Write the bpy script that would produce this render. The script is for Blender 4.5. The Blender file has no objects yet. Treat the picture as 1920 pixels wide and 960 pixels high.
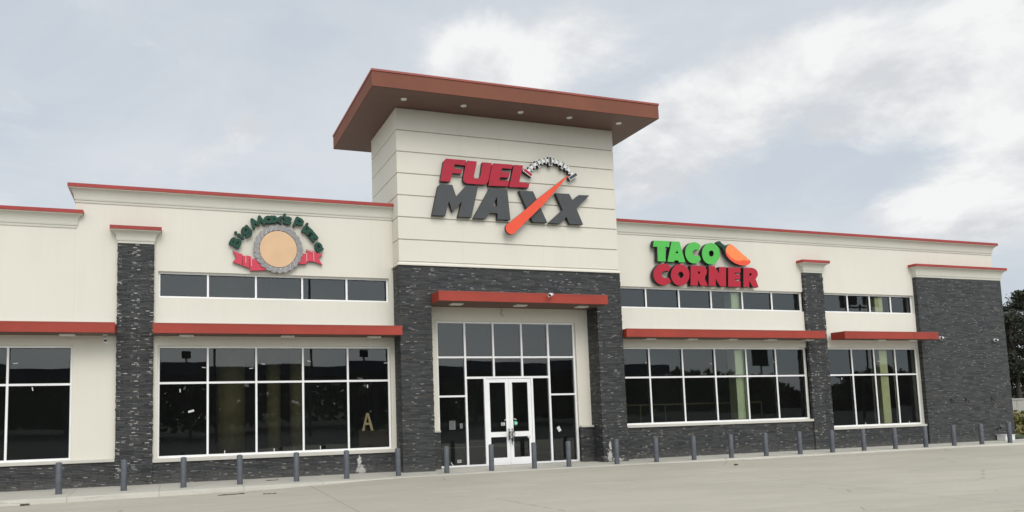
import bpy, bmesh, math, random
import numpy as np
from mathutils import Vector, Matrix, Euler
R = math.radians
sc = bpy.context.scene
COL = sc.collection

# ------------------------------------------------------------------ camera
cam_d = bpy.data.cameras.new('camera')
cam = bpy.data.objects.new('camera', cam_d)
COL.objects.link(cam)
cam_d.sensor_width = 36.0
cam_d.sensor_fit = 'HORIZONTAL'
cam_d.lens = 36.0 * 1375.909 / 1920
cam_d.shift_x = 186.68 / 1920
cam_d.shift_y = 155.12 / 1920
cam_d.clip_start = 0.1
cam_d.clip_end = 2000
rx = (0.9509614079972605, -0.30839239611770863, -0.02380190153425051)
ry = (-0.006065574532165833, -0.09553002121097715, 0.9954080690114105)
rz = (-0.3092500756757589, -0.9464502866311619, -0.09271594054060416)
cam.matrix_world = Matrix(((rx[0], ry[0], rz[0], 1.8355), (rx[1], ry[1], rz[1], -18.841), (rx[2], ry[2], rz[2], 1.6821), (0, 0, 0, 1)))
sc.camera = cam

# ------------------------------------------------------------------ light, sky, exposure
SUN_EL, SUN_AZ = R(42), R(184)          # azimuth measured from +y towards +x: behind the camera, a little to its left
sd = bpy.data.lights.new('sun', 'SUN')
sd.energy = 1.2
sd.angle = R(32)
sd.color = (1.0, 0.94, 0.86)
sun = bpy.data.objects.new('sun', sd)
COL.objects.link(sun)
sdir = Vector((math.sin(SUN_AZ) * math.cos(SUN_EL), math.cos(SUN_AZ) * math.cos(SUN_EL), math.sin(SUN_EL)))
sun.rotation_euler = sdir.to_track_quat('Z', 'Y').to_euler()
sc.view_settings.view_transform = 'Standard'
sc.view_settings.look = 'None'
sc.view_settings.exposure = 0.0
sc.view_settings.gamma = 1.0

w = bpy.data.worlds.new("World")
sc.world = w
w.use_nodes = True
nt = w.node_tree
for n in list(nt.nodes): nt.nodes.remove(n)
def wn(t, **k):
    n = nt.nodes.new(t)
    for a, b in k.items(): setattr(n, a, b)
    return n
def wl(a, b): nt.links.new(a, b)
def wmath(op, a, b=None, c=None, clamp=False):
    n = wn('ShaderNodeMath', operation=op, use_clamp=clamp)
    for i, v in enumerate((a, b, c)):
        if v is None: continue
        if isinstance(v, (int, float)): n.inputs[i].default_value = v
        else: wl(v, n.inputs[i])
    return n.outputs[0]
out = wn('ShaderNodeOutputWorld'); bg = wn('ShaderNodeBackground')
bg.inputs[1].default_value = 0.1
wl(bg.outputs[0], out.inputs[0])
sky = wn('ShaderNodeTexSky', sky_type='NISHITA', sun_disc=False, sun_elevation=SUN_EL, sun_rotation=SUN_AZ, dust_density=3.0, air_density=1.0)
tc = wn('ShaderNodeTexCoord'); sep = wn('ShaderNodeSeparateXYZ')
wl(tc.outputs['Generated'], sep.inputs[0])
zz = wmath('MAXIMUM', sep.outputs[2], 0.0)
den = wmath('ADD', zz, 0.32)
cmb = wn('ShaderNodeCombineXYZ')
wl(wmath('DIVIDE', sep.outputs[0], den), cmb.inputs[0]); wl(wmath('DIVIDE', sep.outputs[1], den), cmb.inputs[1])
def wnoise(scale, detail, rough, off=(0, 0, 0), dist=0.0, sx=1.0):
    mp = wn('ShaderNodeMapping'); mp.inputs['Location'].default_value = off; mp.inputs['Scale'].default_value = (sx, 1, 1)
    wl(cmb.outputs[0], mp.inputs[0])
    n = wn('ShaderNodeTexNoise'); n.inputs['Scale'].default_value = scale; n.inputs['Detail'].default_value = detail
    n.inputs['Roughness'].default_value = rough; n.inputs['Distortion'].default_value = dist
    wl(mp.outputs[0], n.inputs['Vector'])
    return n.outputs[0]
def blob(d, k, amp):
    """bank of cloud standing in direction d; k sets how wide it is"""
    v = Vector(d).normalized()
    dp = wn('ShaderNodeVectorMath', operation='DOT_PRODUCT'); wl(tc.outputs['Generated'], dp.inputs[0]); dp.inputs[1].default_value = v
    e = wmath('MULTIPLY', wmath('SUBTRACT', dp.outputs['Value'], 1.0), k)
    return wmath('MULTIPLY', wmath('EXPONENT', e), amp)
SKY_BLOBS = [((0.361, 0.822, 0.441), 773, 0.36), ((0.337, 0.837, 0.431), 1870, 0.22), ((0.406, 0.81, 0.424), 1052, 0.2), ((0.46, 0.769, 0.443), 468, 0.16), ((0.714, 0.581, 0.39), 1052, 0.28), ((0.686, 0.619, 0.383), 1052, 0.26), ((0.654, 0.658, 0.372), 773, 0.22), ((0.614, 0.702, 0.36), 773, 0.24), ((0.583, 0.732, 0.352), 1052, 0.28), ((0.562, 0.772, 0.299), 1252, 0.26), ((0.591, 0.746, 0.306), 1052, 0.24), ((0.656, 0.692, 0.3), 773, 0.18), ((0.773, 0.521, 0.362), 773, 0.36), ((0.8, 0.488, 0.35), 1052, 0.36), ((0.815, 0.498, 0.297), 773, 0.28), ((0.783, 0.539, 0.31), 1052, 0.24), ((0.752, 0.573, 0.327), 1052, 0.22), ((0.722, 0.615, 0.316), 1052, 0.16), ((0.825, 0.509, 0.245), 1052, 0.2), ((0.82, 0.536, 0.199), 773, 0.32), ((0.791, 0.578, 0.199), 1052, 0.26), ((0.765, 0.615, 0.192), 1515, 0.18), ((0.073, 0.935, 0.346), 1515, 0.2), ((0.03, 0.948, 0.317), 2367, 0.18), ((0.105, 0.924, 0.366), 2367, 0.14), ((0.16, 0.926, 0.342), 1515, 0.12), ((0.779, 0.555, 0.293), 56, 0.07), ((-0.143, 0.936, 0.321), 193, -0.14), ((0.598, 0.676, 0.431), 468, -0.1), ((0.488, 0.799, 0.351), 773, -0.08), ((0.777, 0.574, 0.257), 1052, -0.08)]
dens = wnoise(1.25, 9, 0.56, (3.1, 1.7, 0), 0.15)
dens2 = wnoise(4.2, 10, 0.62, (8.2, 2.9, 0), 0.35)
base = wmath('ADD', wmath('MULTIPLY', dens, 0.85), wmath('MULTIPLY', dens2, 0.80))
for d_, k_, a_ in SKY_BLOBS:
    base = wmath('ADD', base, blob(d_, k_, a_))
rp = wn('ShaderNodeMapRange', interpolation_type='SMOOTHSTEP'); wl(base, rp.inputs[0])
rp.inputs[1].default_value = 0.87; rp.inputs[2].default_value = 1.13
cover = rp.outputs[0]
# thin high overcast over the clear sky
veil = wn('ShaderNodeMix', data_type='RGBA'); veil.inputs[0].default_value = 0.86
wl(sky.outputs[0], veil.inputs[6]); 
vn = wnoise(1.6, 9, 0.6, (5.5, 3.3, 0), 0.4); vr = wn('ShaderNodeMapRange', interpolation_type='SMOOTHSTEP'); wl(vn, vr.inputs[0]); vr.inputs[1].default_value = 0.36; vr.inputs[2].default_value = 0.66
vcn = wn('ShaderNodeMix', data_type='RGBA'); wl(vr.outputs[0], vcn.inputs[0]); vcn.inputs[6].default_value = (6.35, 6.95, 7.6, 1); vcn.inputs[7].default_value = (7.7, 8.0, 8.3, 1)
wl(vcn.outputs[2], veil.inputs[7])
# clouds: bright with soft grey bellies
shade = wnoise(3.6, 9, 0.6, (1.3, 9.1, 0), 0.2)
cr = wn('ShaderNodeMapRange'); wl(shade, cr.inputs[0]); cr.inputs[1].default_value = 0.40; cr.inputs[2].default_value = 0.57
cc = wn('ShaderNodeMix', data_type='RGBA'); wl(cr.outputs[0], cc.inputs[0])
cc.inputs[6].default_value = (6.7, 6.9, 7.2, 1); cc.inputs[7].default_value = (9.1, 9.2, 9.2, 1)
mx = wn('ShaderNodeMix', data_type='RGBA'); wl(cover, mx.inputs[0]); wl(veil.outputs[2], mx.inputs[6]); wl(cc.outputs[2], mx.inputs[7])
# the half of the sky round the veiled sun is brighter
sdn = wn('ShaderNodeVectorMath', operation='DOT_PRODUCT'); wl(tc.outputs['Generated'], sdn.inputs[0]); sdn.inputs[1].default_value = sdir
br = wn('ShaderNodeMapRange', interpolation_type='SMOOTHSTEP'); wl(sdn.outputs['Value'], br.inputs[0])
br.inputs[1].default_value = 0.05; br.inputs[2].default_value = 1.0; br.inputs[3].default_value = 1.0; br.inputs[4].default_value = 1.9
fin = wn('ShaderNodeVectorMath', operation='SCALE'); wl(mx.outputs[2], fin.inputs[0]); wl(br.outputs[0], fin.inputs['Scale'])
wl(fin.outputs[0], bg.inputs[0])
sc.cycles.max_bounces = 6
sc.cycles.diffuse_bounces = 3
sc.cycles.transparent_max_bounces = 12

# ------------------------------------------------------------------ material helpers
def newmat(name):
    m = bpy.data.materials.new(name); m.use_nodes = True
    return m, m.node_tree, m.node_tree.nodes['Principled BSDF']
class N:
    """small node writer"""
    def __init__(s, t): s.t = t
    def node(s, ty, **k):
        n = s.t.nodes.new(ty)
        for a, b in k.items(): setattr(n, a, b)
        return n
    def put(s, v, sock):
        if isinstance(v, bpy.types.NodeSocket): s.t.links.new(v, sock)
        else: sock.default_value = v
    def m(s, op, a, b=0.0, c=None, clamp=False):
        n = s.node('ShaderNodeMath', operation=op, use_clamp=clamp)
        s.put(a, n.inputs[0]); s.put(b, n.inputs[1])
        if c is not None: s.put(c, n.inputs[2])
        return n.outputs[0]
    def noise(s, vec, scale, detail=4, rough=0.55, dist=0.0):
        n = s.node('ShaderNodeTexNoise'); s.put(vec, n.inputs['Vector'])
        n.inputs['Scale'].default_value = scale; n.inputs['Detail'].default_value = detail
        n.inputs['Roughness'].default_value = rough; n.inputs['Distortion'].default_value = dist
        return n.outputs[0]
    def mapping(s, vec, scale=(1, 1, 1), loc=(0, 0, 0)):
        n = s.node('ShaderNodeMapping'); s.put(vec, n.inputs[0]); n.inputs['Scale'].default_value = scale; n.inputs['Location'].default_value = loc
        return n.outputs[0]
    def mix(s, f, a, b):
        n = s.node('ShaderNodeMix', data_type='RGBA'); s.put(f, n.inputs[0]); s.put(a, n.inputs[6]); s.put(b, n.inputs[7])
        return n.outputs[2]
    def rng(s, v, a, b, c=0.0, d=1.0, smooth=False):
        n = s.node('ShaderNodeMapRange', interpolation_type='SMOOTHSTEP' if smooth else 'LINEAR'); s.put(v, n.inputs[0])
        for i, q in enumerate((a, b, c, d)): n.inputs[i + 1].default_value = q
        return n.outputs[0]
    def comb(s, x, y, z=0.0):
        n = s.node('ShaderNodeCombineXYZ'); s.put(x, n.inputs[0]); s.put(y, n.inputs[1]); s.put(z, n.inputs[2]); return n.outputs[0]
    def white(s, vec):
        n = s.node('ShaderNodeTexWhiteNoise', noise_dimensions='3D'); s.put(vec, n.inputs[0]); return n.outputs[0]
    def bump(s, h, strength=0.3, dist=0.01):
        n = s.node('ShaderNodeBump'); s.put(h, n.inputs['Height']); n.inputs['Strength'].default_value = strength; n.inputs['Distance'].default_value = dist
        return n.outputs[0]
    def obj(s): return s.node('ShaderNodeTexCoord').outputs['Object']
    def sep(s, v):
        n = s.node('ShaderNodeSeparateXYZ'); s.put(v, n.inputs[0]); return n.outputs

def col4(c): return (c[0], c[1], c[2], 1)
def paint(name, c, rough=0.5, var=0.06, scale=3.0, metal=0.0, bump=0.0, spec=0.5):
    m, t, b = newmat(name); n = N(t); o = n.obj()
    f = n.noise(o, scale, 6, 0.6)
    lo = tuple(x * (1 - var * 2) for x in c); hi = tuple(min(1, x * (1 + var * 2)) for x in c)
    t.links.new(n.mix(n.rng(f, 0.3, 0.7), col4(lo), col4(hi)), b.inputs['Base Color'])
    t.links.new(n.rng(f, 0.2, 0.8, max(0, rough - 0.07), rough + 0.07), b.inputs['Roughness'])
    b.inputs['Metallic'].default_value = metal
    b.inputs['Specular IOR Level'].default_value = spec
    if bump: t.links.new(n.bump(n.noise(o, 60, 3), bump, 0.004), b.inputs['Normal'])
    return m

def stucco(name, c):
    m, t, b = newmat(name); n = N(t); o = n.obj()
    big = n.noise(o, 0.35, 5, 0.6); med = n.noise(n.mapping(o, (1.6, 1.6, 0.25)), 1.7, 5, 0.6)
    a = n.mix(n.rng(big, 0.3, 0.7), col4([x * 0.94 for x in c]), col4(c))
    a = n.mix(n.rng(med, 0.52, 0.8, 0, 0.35), a, col4([x * y for x, y in zip(c, (0.86, 0.85, 0.82))]))
    st_ = n.noise(n.mapping(o, (5.0, 5.0, 0.22)), 2.2, 6, 0.65); a = n.mix(n.rng(st_, 0.55, 0.78, 0, 0.22), a, col4([x * y for x, y in zip(c, (0.84, 0.83, 0.80))]))
    # faint butt joints of the board behind the render
    s = n.sep(o)
    jx = n.m('ABSOLUTE', n.m('SUBTRACT', n.m('FRACT', n.m('DIVIDE', n.m('ADD', s[0], 0.42), 2.44)), 0.5))
    j = n.m('GREATER_THAN', jx, 0.4972)
    a = n.mix(n.m('MULTIPLY', j, 0.16), a, col4([x * 0.6 for x in c]))
    t.links.new(a, b.inputs['Base Color']); b.inputs['Roughness'].default_value = 0.88
    b.inputs['Specular IOR Level'].default_value = 0.25
    t.links.new(n.bump(n.noise(o, 45, 4, 0.7), 0.25, 0.006), b.inputs['Normal'])
    return m

def ledgestone(name, phase=0.0, period=0.56, edge=0.10, rate=0.955, bright=0.28, lift=1.0):
    """stacked split-face slate: thin courses of strips, each with its own tone, some pale chips, crowded at the panel joints"""
    m, t, b = newmat(name); n = N(t); o = n.obj(); s = n.sep(o)
    u = n.m('ADD', s[0], s[1]); wz = n.noise(n.mapping(o, (1.1, 1.1, 1.1)), 1.0, 3)
    RH = 0.036
    v = n.m('DIVIDE', n.m('ADD', s[2], n.m('MULTIPLY', wz, 0.01)), RH)
    row = n.m('FLOOR', v); fv = n.m('FRACT', v)
    def strips(length, seed):
        off = n.white(n.comb(row, seed, 3.7))
        uu = n.m('ADD', n.m('DIVIDE', u, length), n.m('MULTIPLY', off, 17.3))
        c = n.m('FLOOR', uu); return c, n.m('FRACT', uu), n.white(n.comb(row, c, seed))
    c1, f1, r1 = strips(0.27, 1.0)
    c2, f2, r2 = strips(0.115, 5.0)
    r3 = n.white(n.comb(row, c2, 9.0)); r4 = n.white(n.comb(row, c1, 13.0))
    base = n.mix(n.rng(r1, 0, 1), tuple([0.020 * lift, 0.021 * lift, 0.0215 * lift, 1]), tuple([0.064 * lift, 0.066 * lift, 0.066 * lift, 1]))
    base = n.mix(n.m('MULTIPLY', n.m('GREATER_THAN', r4, 0.86), 0.8), base, (0.010, 0.011, 0.013, 1))
    base = n.mix(n.m('MULTIPLY', n.m('LESS_THAN', r4, 0.07), 0.7), base, (0.085, 0.072, 0.055, 1))
    pn = n.m('FRACT', n.m('DIVIDE', n.m('SUBTRACT', u, phase), period)); near = n.m('GREATER_THAN', n.m('ABSOLUTE', n.m('SUBTRACT', pn, 0.5)), 0.5 - 0.095 / period)
    thr = n.m('SUBTRACT', rate, n.m('MULTIPLY', near, edge))
    chip = n.m('MULTIPLY', n.m('GREATER_THAN', r2, thr), n.m('MULTIPLY', n.m('GREATER_THAN', f2, 0.12), n.m('GREATER_THAN', 0.9, f2)))
    chip = n.m('MULTIPLY', chip, n.m('MULTIPLY', n.m('GREATER_THAN', fv, 0.15), n.m('GREATER_THAN', 0.85, fv)))
    pale = n.mix(r3, (0.10, 0.10, 0.095, 1), (bright, bright * .97, bright * .9, 1))
    base = n.mix(chip, base, pale)
    g = n.noise(n.mapping(o, (6, 6, 22)), 3.0, 6, 0.65)
    base = n.mix(n.rng(g, 0.35, 0.75, 0, 0.45), base, (0.075, 0.078, 0.082, 1))
    # pale lime bloom left low on the wall at two spots
    bl = None
    for (px, pz, w_, h_) in ((6.43, 0.10, 0.20, 0.20), (6.40, 0.34, 0.09, 0.20), (13.05, 0.16, 0.13, 0.26), (13.08, 0.45, 0.07, 0.20), (13.30, 0.06, 0.30, 0.08)):
        dx = n.m('POWER', n.m('DIVIDE', n.m('ABSOLUTE', n.m('SUBTRACT', u, px)), w_), 2.0); dz = n.m('POWER', n.m('DIVIDE', n.m('ABSOLUTE', n.m('SUBTRACT', s[2], pz)), h_), 2.0)
        e = n.m('EXPONENT', n.m('MULTIPLY', n.m('ADD', dx, dz), -1.0))
        e = n.m('MULTIPLY', e, n.m('GREATER_THAN', -0.5, s[1]) if px > 10 else n.m('GREATER_THAN', s[1], -0.08))
        bl = e if bl is None else n.m('MAXIMUM', bl, e)
    blm = n.rng(n.m('ADD', bl, n.m('MULTIPLY', n.m('SUBTRACT', n.noise(o, 16, 6, 0.7), 0.5), 1.5)), 0.62, 0.85)
    base = n.mix(n.m('MULTIPLY', blm, n.m('GREATER_THAN', bl, 0.12)), base, (0.62, 0.61, 0.58, 1))
    # dust at the foot
    dust = n.rng(n.m('ADD', s[2], n.m('MULTIPLY', n.noise(o, 5, 5), 0.25)), 0.06, 0.42, 0.30, 0.0, True)
    base = n.mix(dust, base, (0.20, 0.19, 0.17, 1))
    t.links.new(base, b.inputs['Base Color'])
    b.inputs['Roughness'].default_value = 0.62
    gap = n.m('MULTIPLY', n.rng(fv, 0.0, 0.16), n.rng(fv, 1.0, 0.86)); ge = n.m('MULTIPLY', n.rng(f1, 0.0, 0.03), n.rng(f1, 1.0, 0.97))
    h = n.m('MULTIPLY', n.m('MULTIPLY', gap, ge), n.m('ADD', n.m('MULTIPLY', r1, 0.75), 0.25))
    h = n.m('ADD', h, n.m('MULTIPLY', g, 0.35))
    t.links.new(n.bump(h, 1.0, 0.03), b.inputs['Normal'])
    return m

def concrete(name, c, joints=None, stain=0.5, rough=0.85):
    m, t, b = newmat(name); n = N(t); o = n.obj(); s = n.sep(o)
    big = n.noise(n.mapping(o, (0.5, 1.0, 1)), 0.30, 6, 0.62, 0.6); med = n.noise(n.mapping(o, (0.6, 1.5, 1)), 1.4, 7, 0.65, 0.5); fine = n.noise(o, 55, 4, 0.7)
    a = n.mix(n.rng(big, 0.3, 0.7, 0, 1), col4([x * 0.86 for x in c]), col4([x * 1.05 for x in c]))
    a = n.mix(n.rng(med, 0.55, 0.8, 0, stain), a, col4([x * 0.68 for x in c]))
    a = n.mix(n.rng(med, 0.42, 0.25, 0, 0.4), a, col4([min(1, x * 1.2) for x in c]))
    a = n.mix(n.rng(fine, 0.3, 0.75, 0, 0.35), a, col4([x * 0.72 for x in c]))
    sp = n.noise(o, 7, 3, 0.5); a = n.mix(n.rng(sp, 0.70, 0.76, 0, 0.55), a, col4([x * 0.45 for x in c]))
    # tyre-dark smears running along the drive
    tr = n.noise(n.mapping(o, (0.10, 1.2, 1), (4, 0, 0)), 1.6, 6, 0.7, 0.3); a = n.mix(n.rng(tr, 0.54, 0.72, 0, 0.45), a, col4([x * 0.62 for x in c]))
    blot = n.noise(n.mapping(o, (0.22, 0.8, 1), (2, 7, 0)), 1.1, 8, 0.72, 0.8); a = n.mix(n.rng(blot, 0.50, 0.66, 0, 0.30), a, col4([x * 0.72 for x in c])); a = n.mix(n.rng(blot, 0.44, 0.30, 0, 0.35), a, col4([min(1, x * 1.22) for x in c]))
    vc = n.node('ShaderNodeTexVoronoi', feature='DISTANCE_TO_EDGE'); n.put(n.mapping(o, (0.16, 0.26, 1), (0.3, 0.1, 0)), vc.inputs['Vector']); vc.inputs['Scale'].default_value = 1.0
    wv_ = n.m('ADD', vc.outputs[0], n.m('MULTIPLY', n.m('SUBTRACT', n.noise(o, 3.5, 6, 0.7), 0.5), 0.05)); ck = n.m('MULTIPLY', n.m('GREATER_THAN', 0.0022, n.m('ABSOLUTE', wv_)), n.m('GREATER_THAN', n.noise(o, 0.5, 2), 0.52))
    a = n.mix(n.m('MULTIPLY', ck, 0.5), a, col4([x * 0.35 for x in c]))
    hh = n.m('MULTIPLY', fine, 0.6)
    if joints:
        wob = n.m('MULTIPLY', n.m('SUBTRACT', n.noise(o, 2.5, 4), 0.5), 0.03)
        tot = None
        for ax, off, per, wd in joints:
            q = n.m('ABSOLUTE', n.m('SUBTRACT', n.m('FRACT', n.m('DIVIDE', n.m('ADD', n.m('ADD', s[ax], wob), off), per)), 0.5))
            g = n.m('GREATER_THAN', wd / per, q)
            tot = g if tot is None else n.m('MAXIMUM', tot, g)
        a = n.mix(n.m('MULTIPLY', tot, 0.45), a, col4([x * 0.38 for x in c]))
        hh = n.m('SUBTRACT', hh, tot)
    t.links.new(a, b.inputs['Base Color']); b.inputs['Roughness'].default_value = rough
    b.inputs['Specular IOR Level'].default_value = 0.3
    t.links.new(n.bump(hh, 0.35, 0.008), b.inputs['Normal'])
    return m

def foliage(name, c1, c2):
    m, t, b = newmat(name); n = N(t); o = n.obj()
    g = n.node('ShaderNodeNewGeometry')
    f = n.noise(o, 0.9, 3); r = n.m('ADD', n.m('MULTIPLY', g.outputs['Random Per Island'], 0.6), n.m('MULTIPLY', f, 0.4))
    t.links.new(n.mix(r, col4(c1), col4(c2)), b.inputs['Base Color']); b.inputs['Roughness'].default_value = 0.6
    return m

def make_glass(name, tint):
    m, t, b = newmat(name); t.nodes.remove(b); n = N(t); o = n.obj()
    outn = t.nodes['Material Output']
    tr = n.node('ShaderNodeBsdfTransparent'); tr.inputs[0].default_value = col4(tint)
    gl = n.node('ShaderNodeBsdfGlossy'); gl.inputs['Roughness'].default_value = 0.012; gl.inputs[0].default_value = (0.94, 1.0, 1.0, 1)
    fr = n.node('ShaderNodeFresnel'); fr.inputs[0].default_value = 1.74
    wv = n.bump(n.noise(n.mapping(o, (0.8, 1, 0.8)), 1.0, 1), 0.05, 0.03)
    t.links.new(wv, gl.inputs['Normal'])
    mixn = n.node('ShaderNodeMixShader'); t.links.new(fr.outputs[0], mixn.inputs[0]); t.links.new(tr.outputs[0], mixn.inputs[1]); t.links.new(gl.outputs[0], mixn.inputs[2])
    df = n.node('ShaderNodeBsdfDiffuse'); df.inputs[0].default_value = (0.62, 0.66, 0.62, 1)
    dm_ = n.node('ShaderNodeMixShader'); t.links.new(n.rng(n.noise(o, 0.9, 4), 0.25, 0.75, 0.005, 0.010), dm_.inputs[0])      # pale haze mixed in to lift the dark panes
    t.links.new(mixn.outputs[0], dm_.inputs[1]); t.links.new(df.outputs[0], dm_.inputs[2]); t.links.new(dm_.outputs[0], outn.inputs[0])
    return m

M = dict(
    stucco=stucco('cream_stucco', (0.735, 0.706, 0.613)),
    trim=stucco('shaded_trim_stucco', (0.60, 0.59, 0.51)),  # darker than the wall: shading of the cornices is put into this colour
    stone=ledgestone('dark_ledgestone'),
    stone_p1=ledgestone('pillar_ledgestone', 0.447, 0.415, 0.22, 0.975, 0.42),
    stone_p2=ledgestone('pillar_ledgestone', 21.501, 0.4025, 0.22, 0.975, 0.40),
    stone_r=ledgestone('wall_ledgestone', 0.0, 0.56, 0.03, 0.935, 0.24, 1.15),
    cast=concrete('cast_stone_sill', (0.60, 0.58, 0.52), stain=0.35),
    red=paint('red_metal', (0.335, 0.047, 0.029), 0.5, 0.07, 1.2, spec=0.35),
    coping=paint('red_coping_metal', (0.34, 0.050, 0.042), 0.5, 0.07, 1.2, spec=0.3),
    brown=paint('brown_red_panel', (0.215, 0.083, 0.052), 0.75, 0.06, 0.9, bump=0.1, spec=0.25),
    brownedge=paint('roof_edge_metal', (0.32, 0.065, 0.045), 0.45, 0.05, 0.9),
    soffit=paint('canopy_soffit', (0.135, 0.076, 0.060), 0.6, 0.06, 2.0),
    white=paint('white_aluminium', (0.86, 0.86, 0.85), 0.4, 0.02, 2.0),
    gasket=paint('black_gasket', (0.02, 0.02, 0.02), 0.6, 0.02),
    bollard=paint('slate_grey_paint', (0.088, 0.097, 0.111), 0.5, 0.12, 6.0, bump=0.15),
    glass=make_glass('tinted_glass', (0.90, 0.94, 0.90)),
    dark=paint('dark_interior', (0.034, 0.041, 0.036), 0.9, 0.1, 0.8),  # near black, stands in for the dimness behind the glass
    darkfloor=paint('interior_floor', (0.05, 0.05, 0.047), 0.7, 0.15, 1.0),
    greencol=paint('pale_green_paint', (0.80, 0.88, 0.60), 0.6, 0.03),
    yellowcol=paint('pale_yellow_paint', (0.85, 0.84, 0.52), 0.6, 0.03),
    olive=paint('olive_plaster', (0.15, 0.13, 0.06), 0.8, 0.1),
    roof=paint('roof_membrane', (0.45, 0.45, 0.43), 0.8, 0.1, 0.6),
    s_red=paint('sign_red_face', (0.42, 0.017, 0.040), 0.45, 0.05, 5, spec=0.3),
    s_red2=paint('sign_crimson_face', (0.43, 0.017, 0.036), 0.45, 0.04, 5, spec=0.3),
    s_grey=paint('sign_charcoal_face', (0.070, 0.075, 0.078), 0.5, 0.04, 5, spec=0.3),
    s_green=paint('sign_green_face', (0.075, 0.47, 0.065), 0.35, 0.03, 5),
    s_orange=paint('sign_orange_red_face', (0.82, 0.095, 0.045), 0.45, 0.03, 5, spec=0.3),
    s_lorange=paint('sign_orange_face', (0.95, 0.25, 0.065), 0.35, 0.03, 5),
    s_dgreen=paint('sign_dark_green', (0.012, 0.060, 0.038), 0.5, 0.08, 5, spec=0.25),
    s_back=paint('sign_black_return', (0.012, 0.013, 0.014), 0.5, 0.05),
    s_dred=paint('sign_dark_return', (0.035, 0.012, 0.014), 0.5, 0.05),
    s_white=paint('sign_white_face', (0.78, 0.78, 0.76), 0.35, 0.02),
    s_tan=paint('sign_tan_face', (0.68, 0.45, 0.26), 0.5, 0.03),
    s_rope=paint('sign_grey_rope', (0.27, 0.265, 0.26), 0.55, 0.10, 8),
    s_ban=paint('sign_banner_red', (0.58, 0.035, 0.07), 0.4, 0.04, 5),
    s_line=paint('sign_pink_line', (0.80, 0.45, 0.42), 0.5, 0.02),
    lens=paint('lamp_lens', (0.70, 0.68, 0.62), 0.3, 0.03),
    plastic=paint('white_plastic', (0.72, 0.72, 0.70), 0.4, 0.03),
    black=paint('black_plastic', (0.02, 0.02, 0.022), 0.4, 0.05),
    steel=paint('galvanised_steel', (0.30, 0.30, 0.31), 0.4, 0.1, 10, metal=0.8),
    darksteel=paint('dark_chain_steel', (0.05, 0.048, 0.045), 0.4, 0.2, 10, metal=0.6),
    paper=paint('white_paper', (0.62, 0.62, 0.60), 0.8, 0.03),
    greenpaper=paint('green_sticker_print', (0.06, 0.42, 0.22), 0.6, 0.03),
    wood=paint('pale_plywood', (0.80, 0.60, 0.34), 0.7, 0.12, 6),
    card=paint('brown_cardboard', (0.055, 0.040, 0.028), 0.85, 0.08),
    bark=paint('pine_bark', (0.055, 0.042, 0.032), 0.9, 0.2, 8),
    stick=paint('dry_debris', (0.09, 0.07, 0.05), 0.9, 0.2, 9),
    leaf=foliage('pine_foliage', (0.020, 0.024, 0.014), (0.052, 0.062, 0.034)),
    leaf2=foliage('oak_foliage', (0.015, 0.019, 0.010), (0.042, 0.050, 0.026)),
    weed=foliage('weed_blades', (0.11, 0.11, 0.025), (0.26, 0.22, 0.07)),
    blue=paint('navy_fascia', (0.012, 0.022, 0.07), 0.4, 0.05),
    lot=concrete('lot_concrete', (0.475, 0.443, 0.365), joints=[(0, -4.85 + 4.6, 9.2, 0.014)]),
    walk=concrete('walk_concrete', (0.52, 0.50, 0.43), joints=[(0, 0.25 + 0.9, 1.8, 0.010)], stain=0.4),
    asphalt=concrete('worn_asphalt', (0.05, 0.05, 0.05)),
    earth=paint('grassy_earth', (0.06, 0.075, 0.03), 0.95, 0.3, 0.4),
    wallc=concrete('pale_concrete_wall', (0.44, 0.43, 0.39)),
)

# ------------------------------------------------------------------ geometry helpers
def wloc(o):
    v = Vector((0, 0, 0))
    while o: v += o.location; o = o.parent
    return v
def link(name, me, parent=None, origin=None):
    """mesh given in world coordinates; re-based on its parent or its own origin"""
    o = bpy.data.objects.new(name, me); COL.objects.link(o)
    if parent is not None:
        b = wloc(parent); o.parent = parent
        if origin is not None: me.transform(Matrix.Translation(-Vector(origin))); o.location = Vector(origin) - b
        else: me.transform(Matrix.Translation(-b))
    elif origin is not None:
        me.transform(Matrix.Translation(-Vector(origin))); o.location = origin
    return o
def obj(name, bm, mat, parent=None, origin=None, smooth=False):
    me = bpy.data.meshes.new(name); bm.to_mesh(me); bm.free()
    for m_ in (mat if isinstance(mat, (list, tuple)) else [mat]): me.materials.append(m_)
    if smooth:
        for p in me.polygons: p.use_smooth = True
    return link(name, me, parent, origin)
def empty(name, loc=(0, 0, 0), parent=None):
    o = bpy.data.objects.new(name, None); COL.objects.link(o); o.empty_display_size = 0.2
    if parent: o.parent = parent; o.location = Vector(loc) - wloc(parent)
    else: o.location = loc
    return o
def tag(o, label, cat=None, group=None, kind=None):
    if label: o['label'] = label
    if cat: o['category'] = cat
    if group: o['group'] = group
    if kind: o['kind'] = kind
    return o
def box(bm, x0, x1, y0, y1, z0, z1, mi=0):
    v = [bm.verts.new(p) for p in ((x0, y0, z0), (x1, y0, z0), (x1, y1, z0), (x0, y1, z0), (x0, y0, z1), (x1, y0, z1), (x1, y1, z1), (x0, y1, z1))]
    for f in ((0, 3, 2, 1), (4, 5, 6, 7), (0, 1, 5, 4), (1, 2, 6, 5), (2, 3, 7, 6), (3, 0, 4, 7)):
        fc = bm.faces.new([v[i] for i in f]); fc.material_index = mi
    return v
def bevel(bm, w_, seg=2):
    bmesh.ops.bevel(bm, geom=bm.edges[:], offset=w_, segments=seg, affect='EDGES', profile=0.5)
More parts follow.
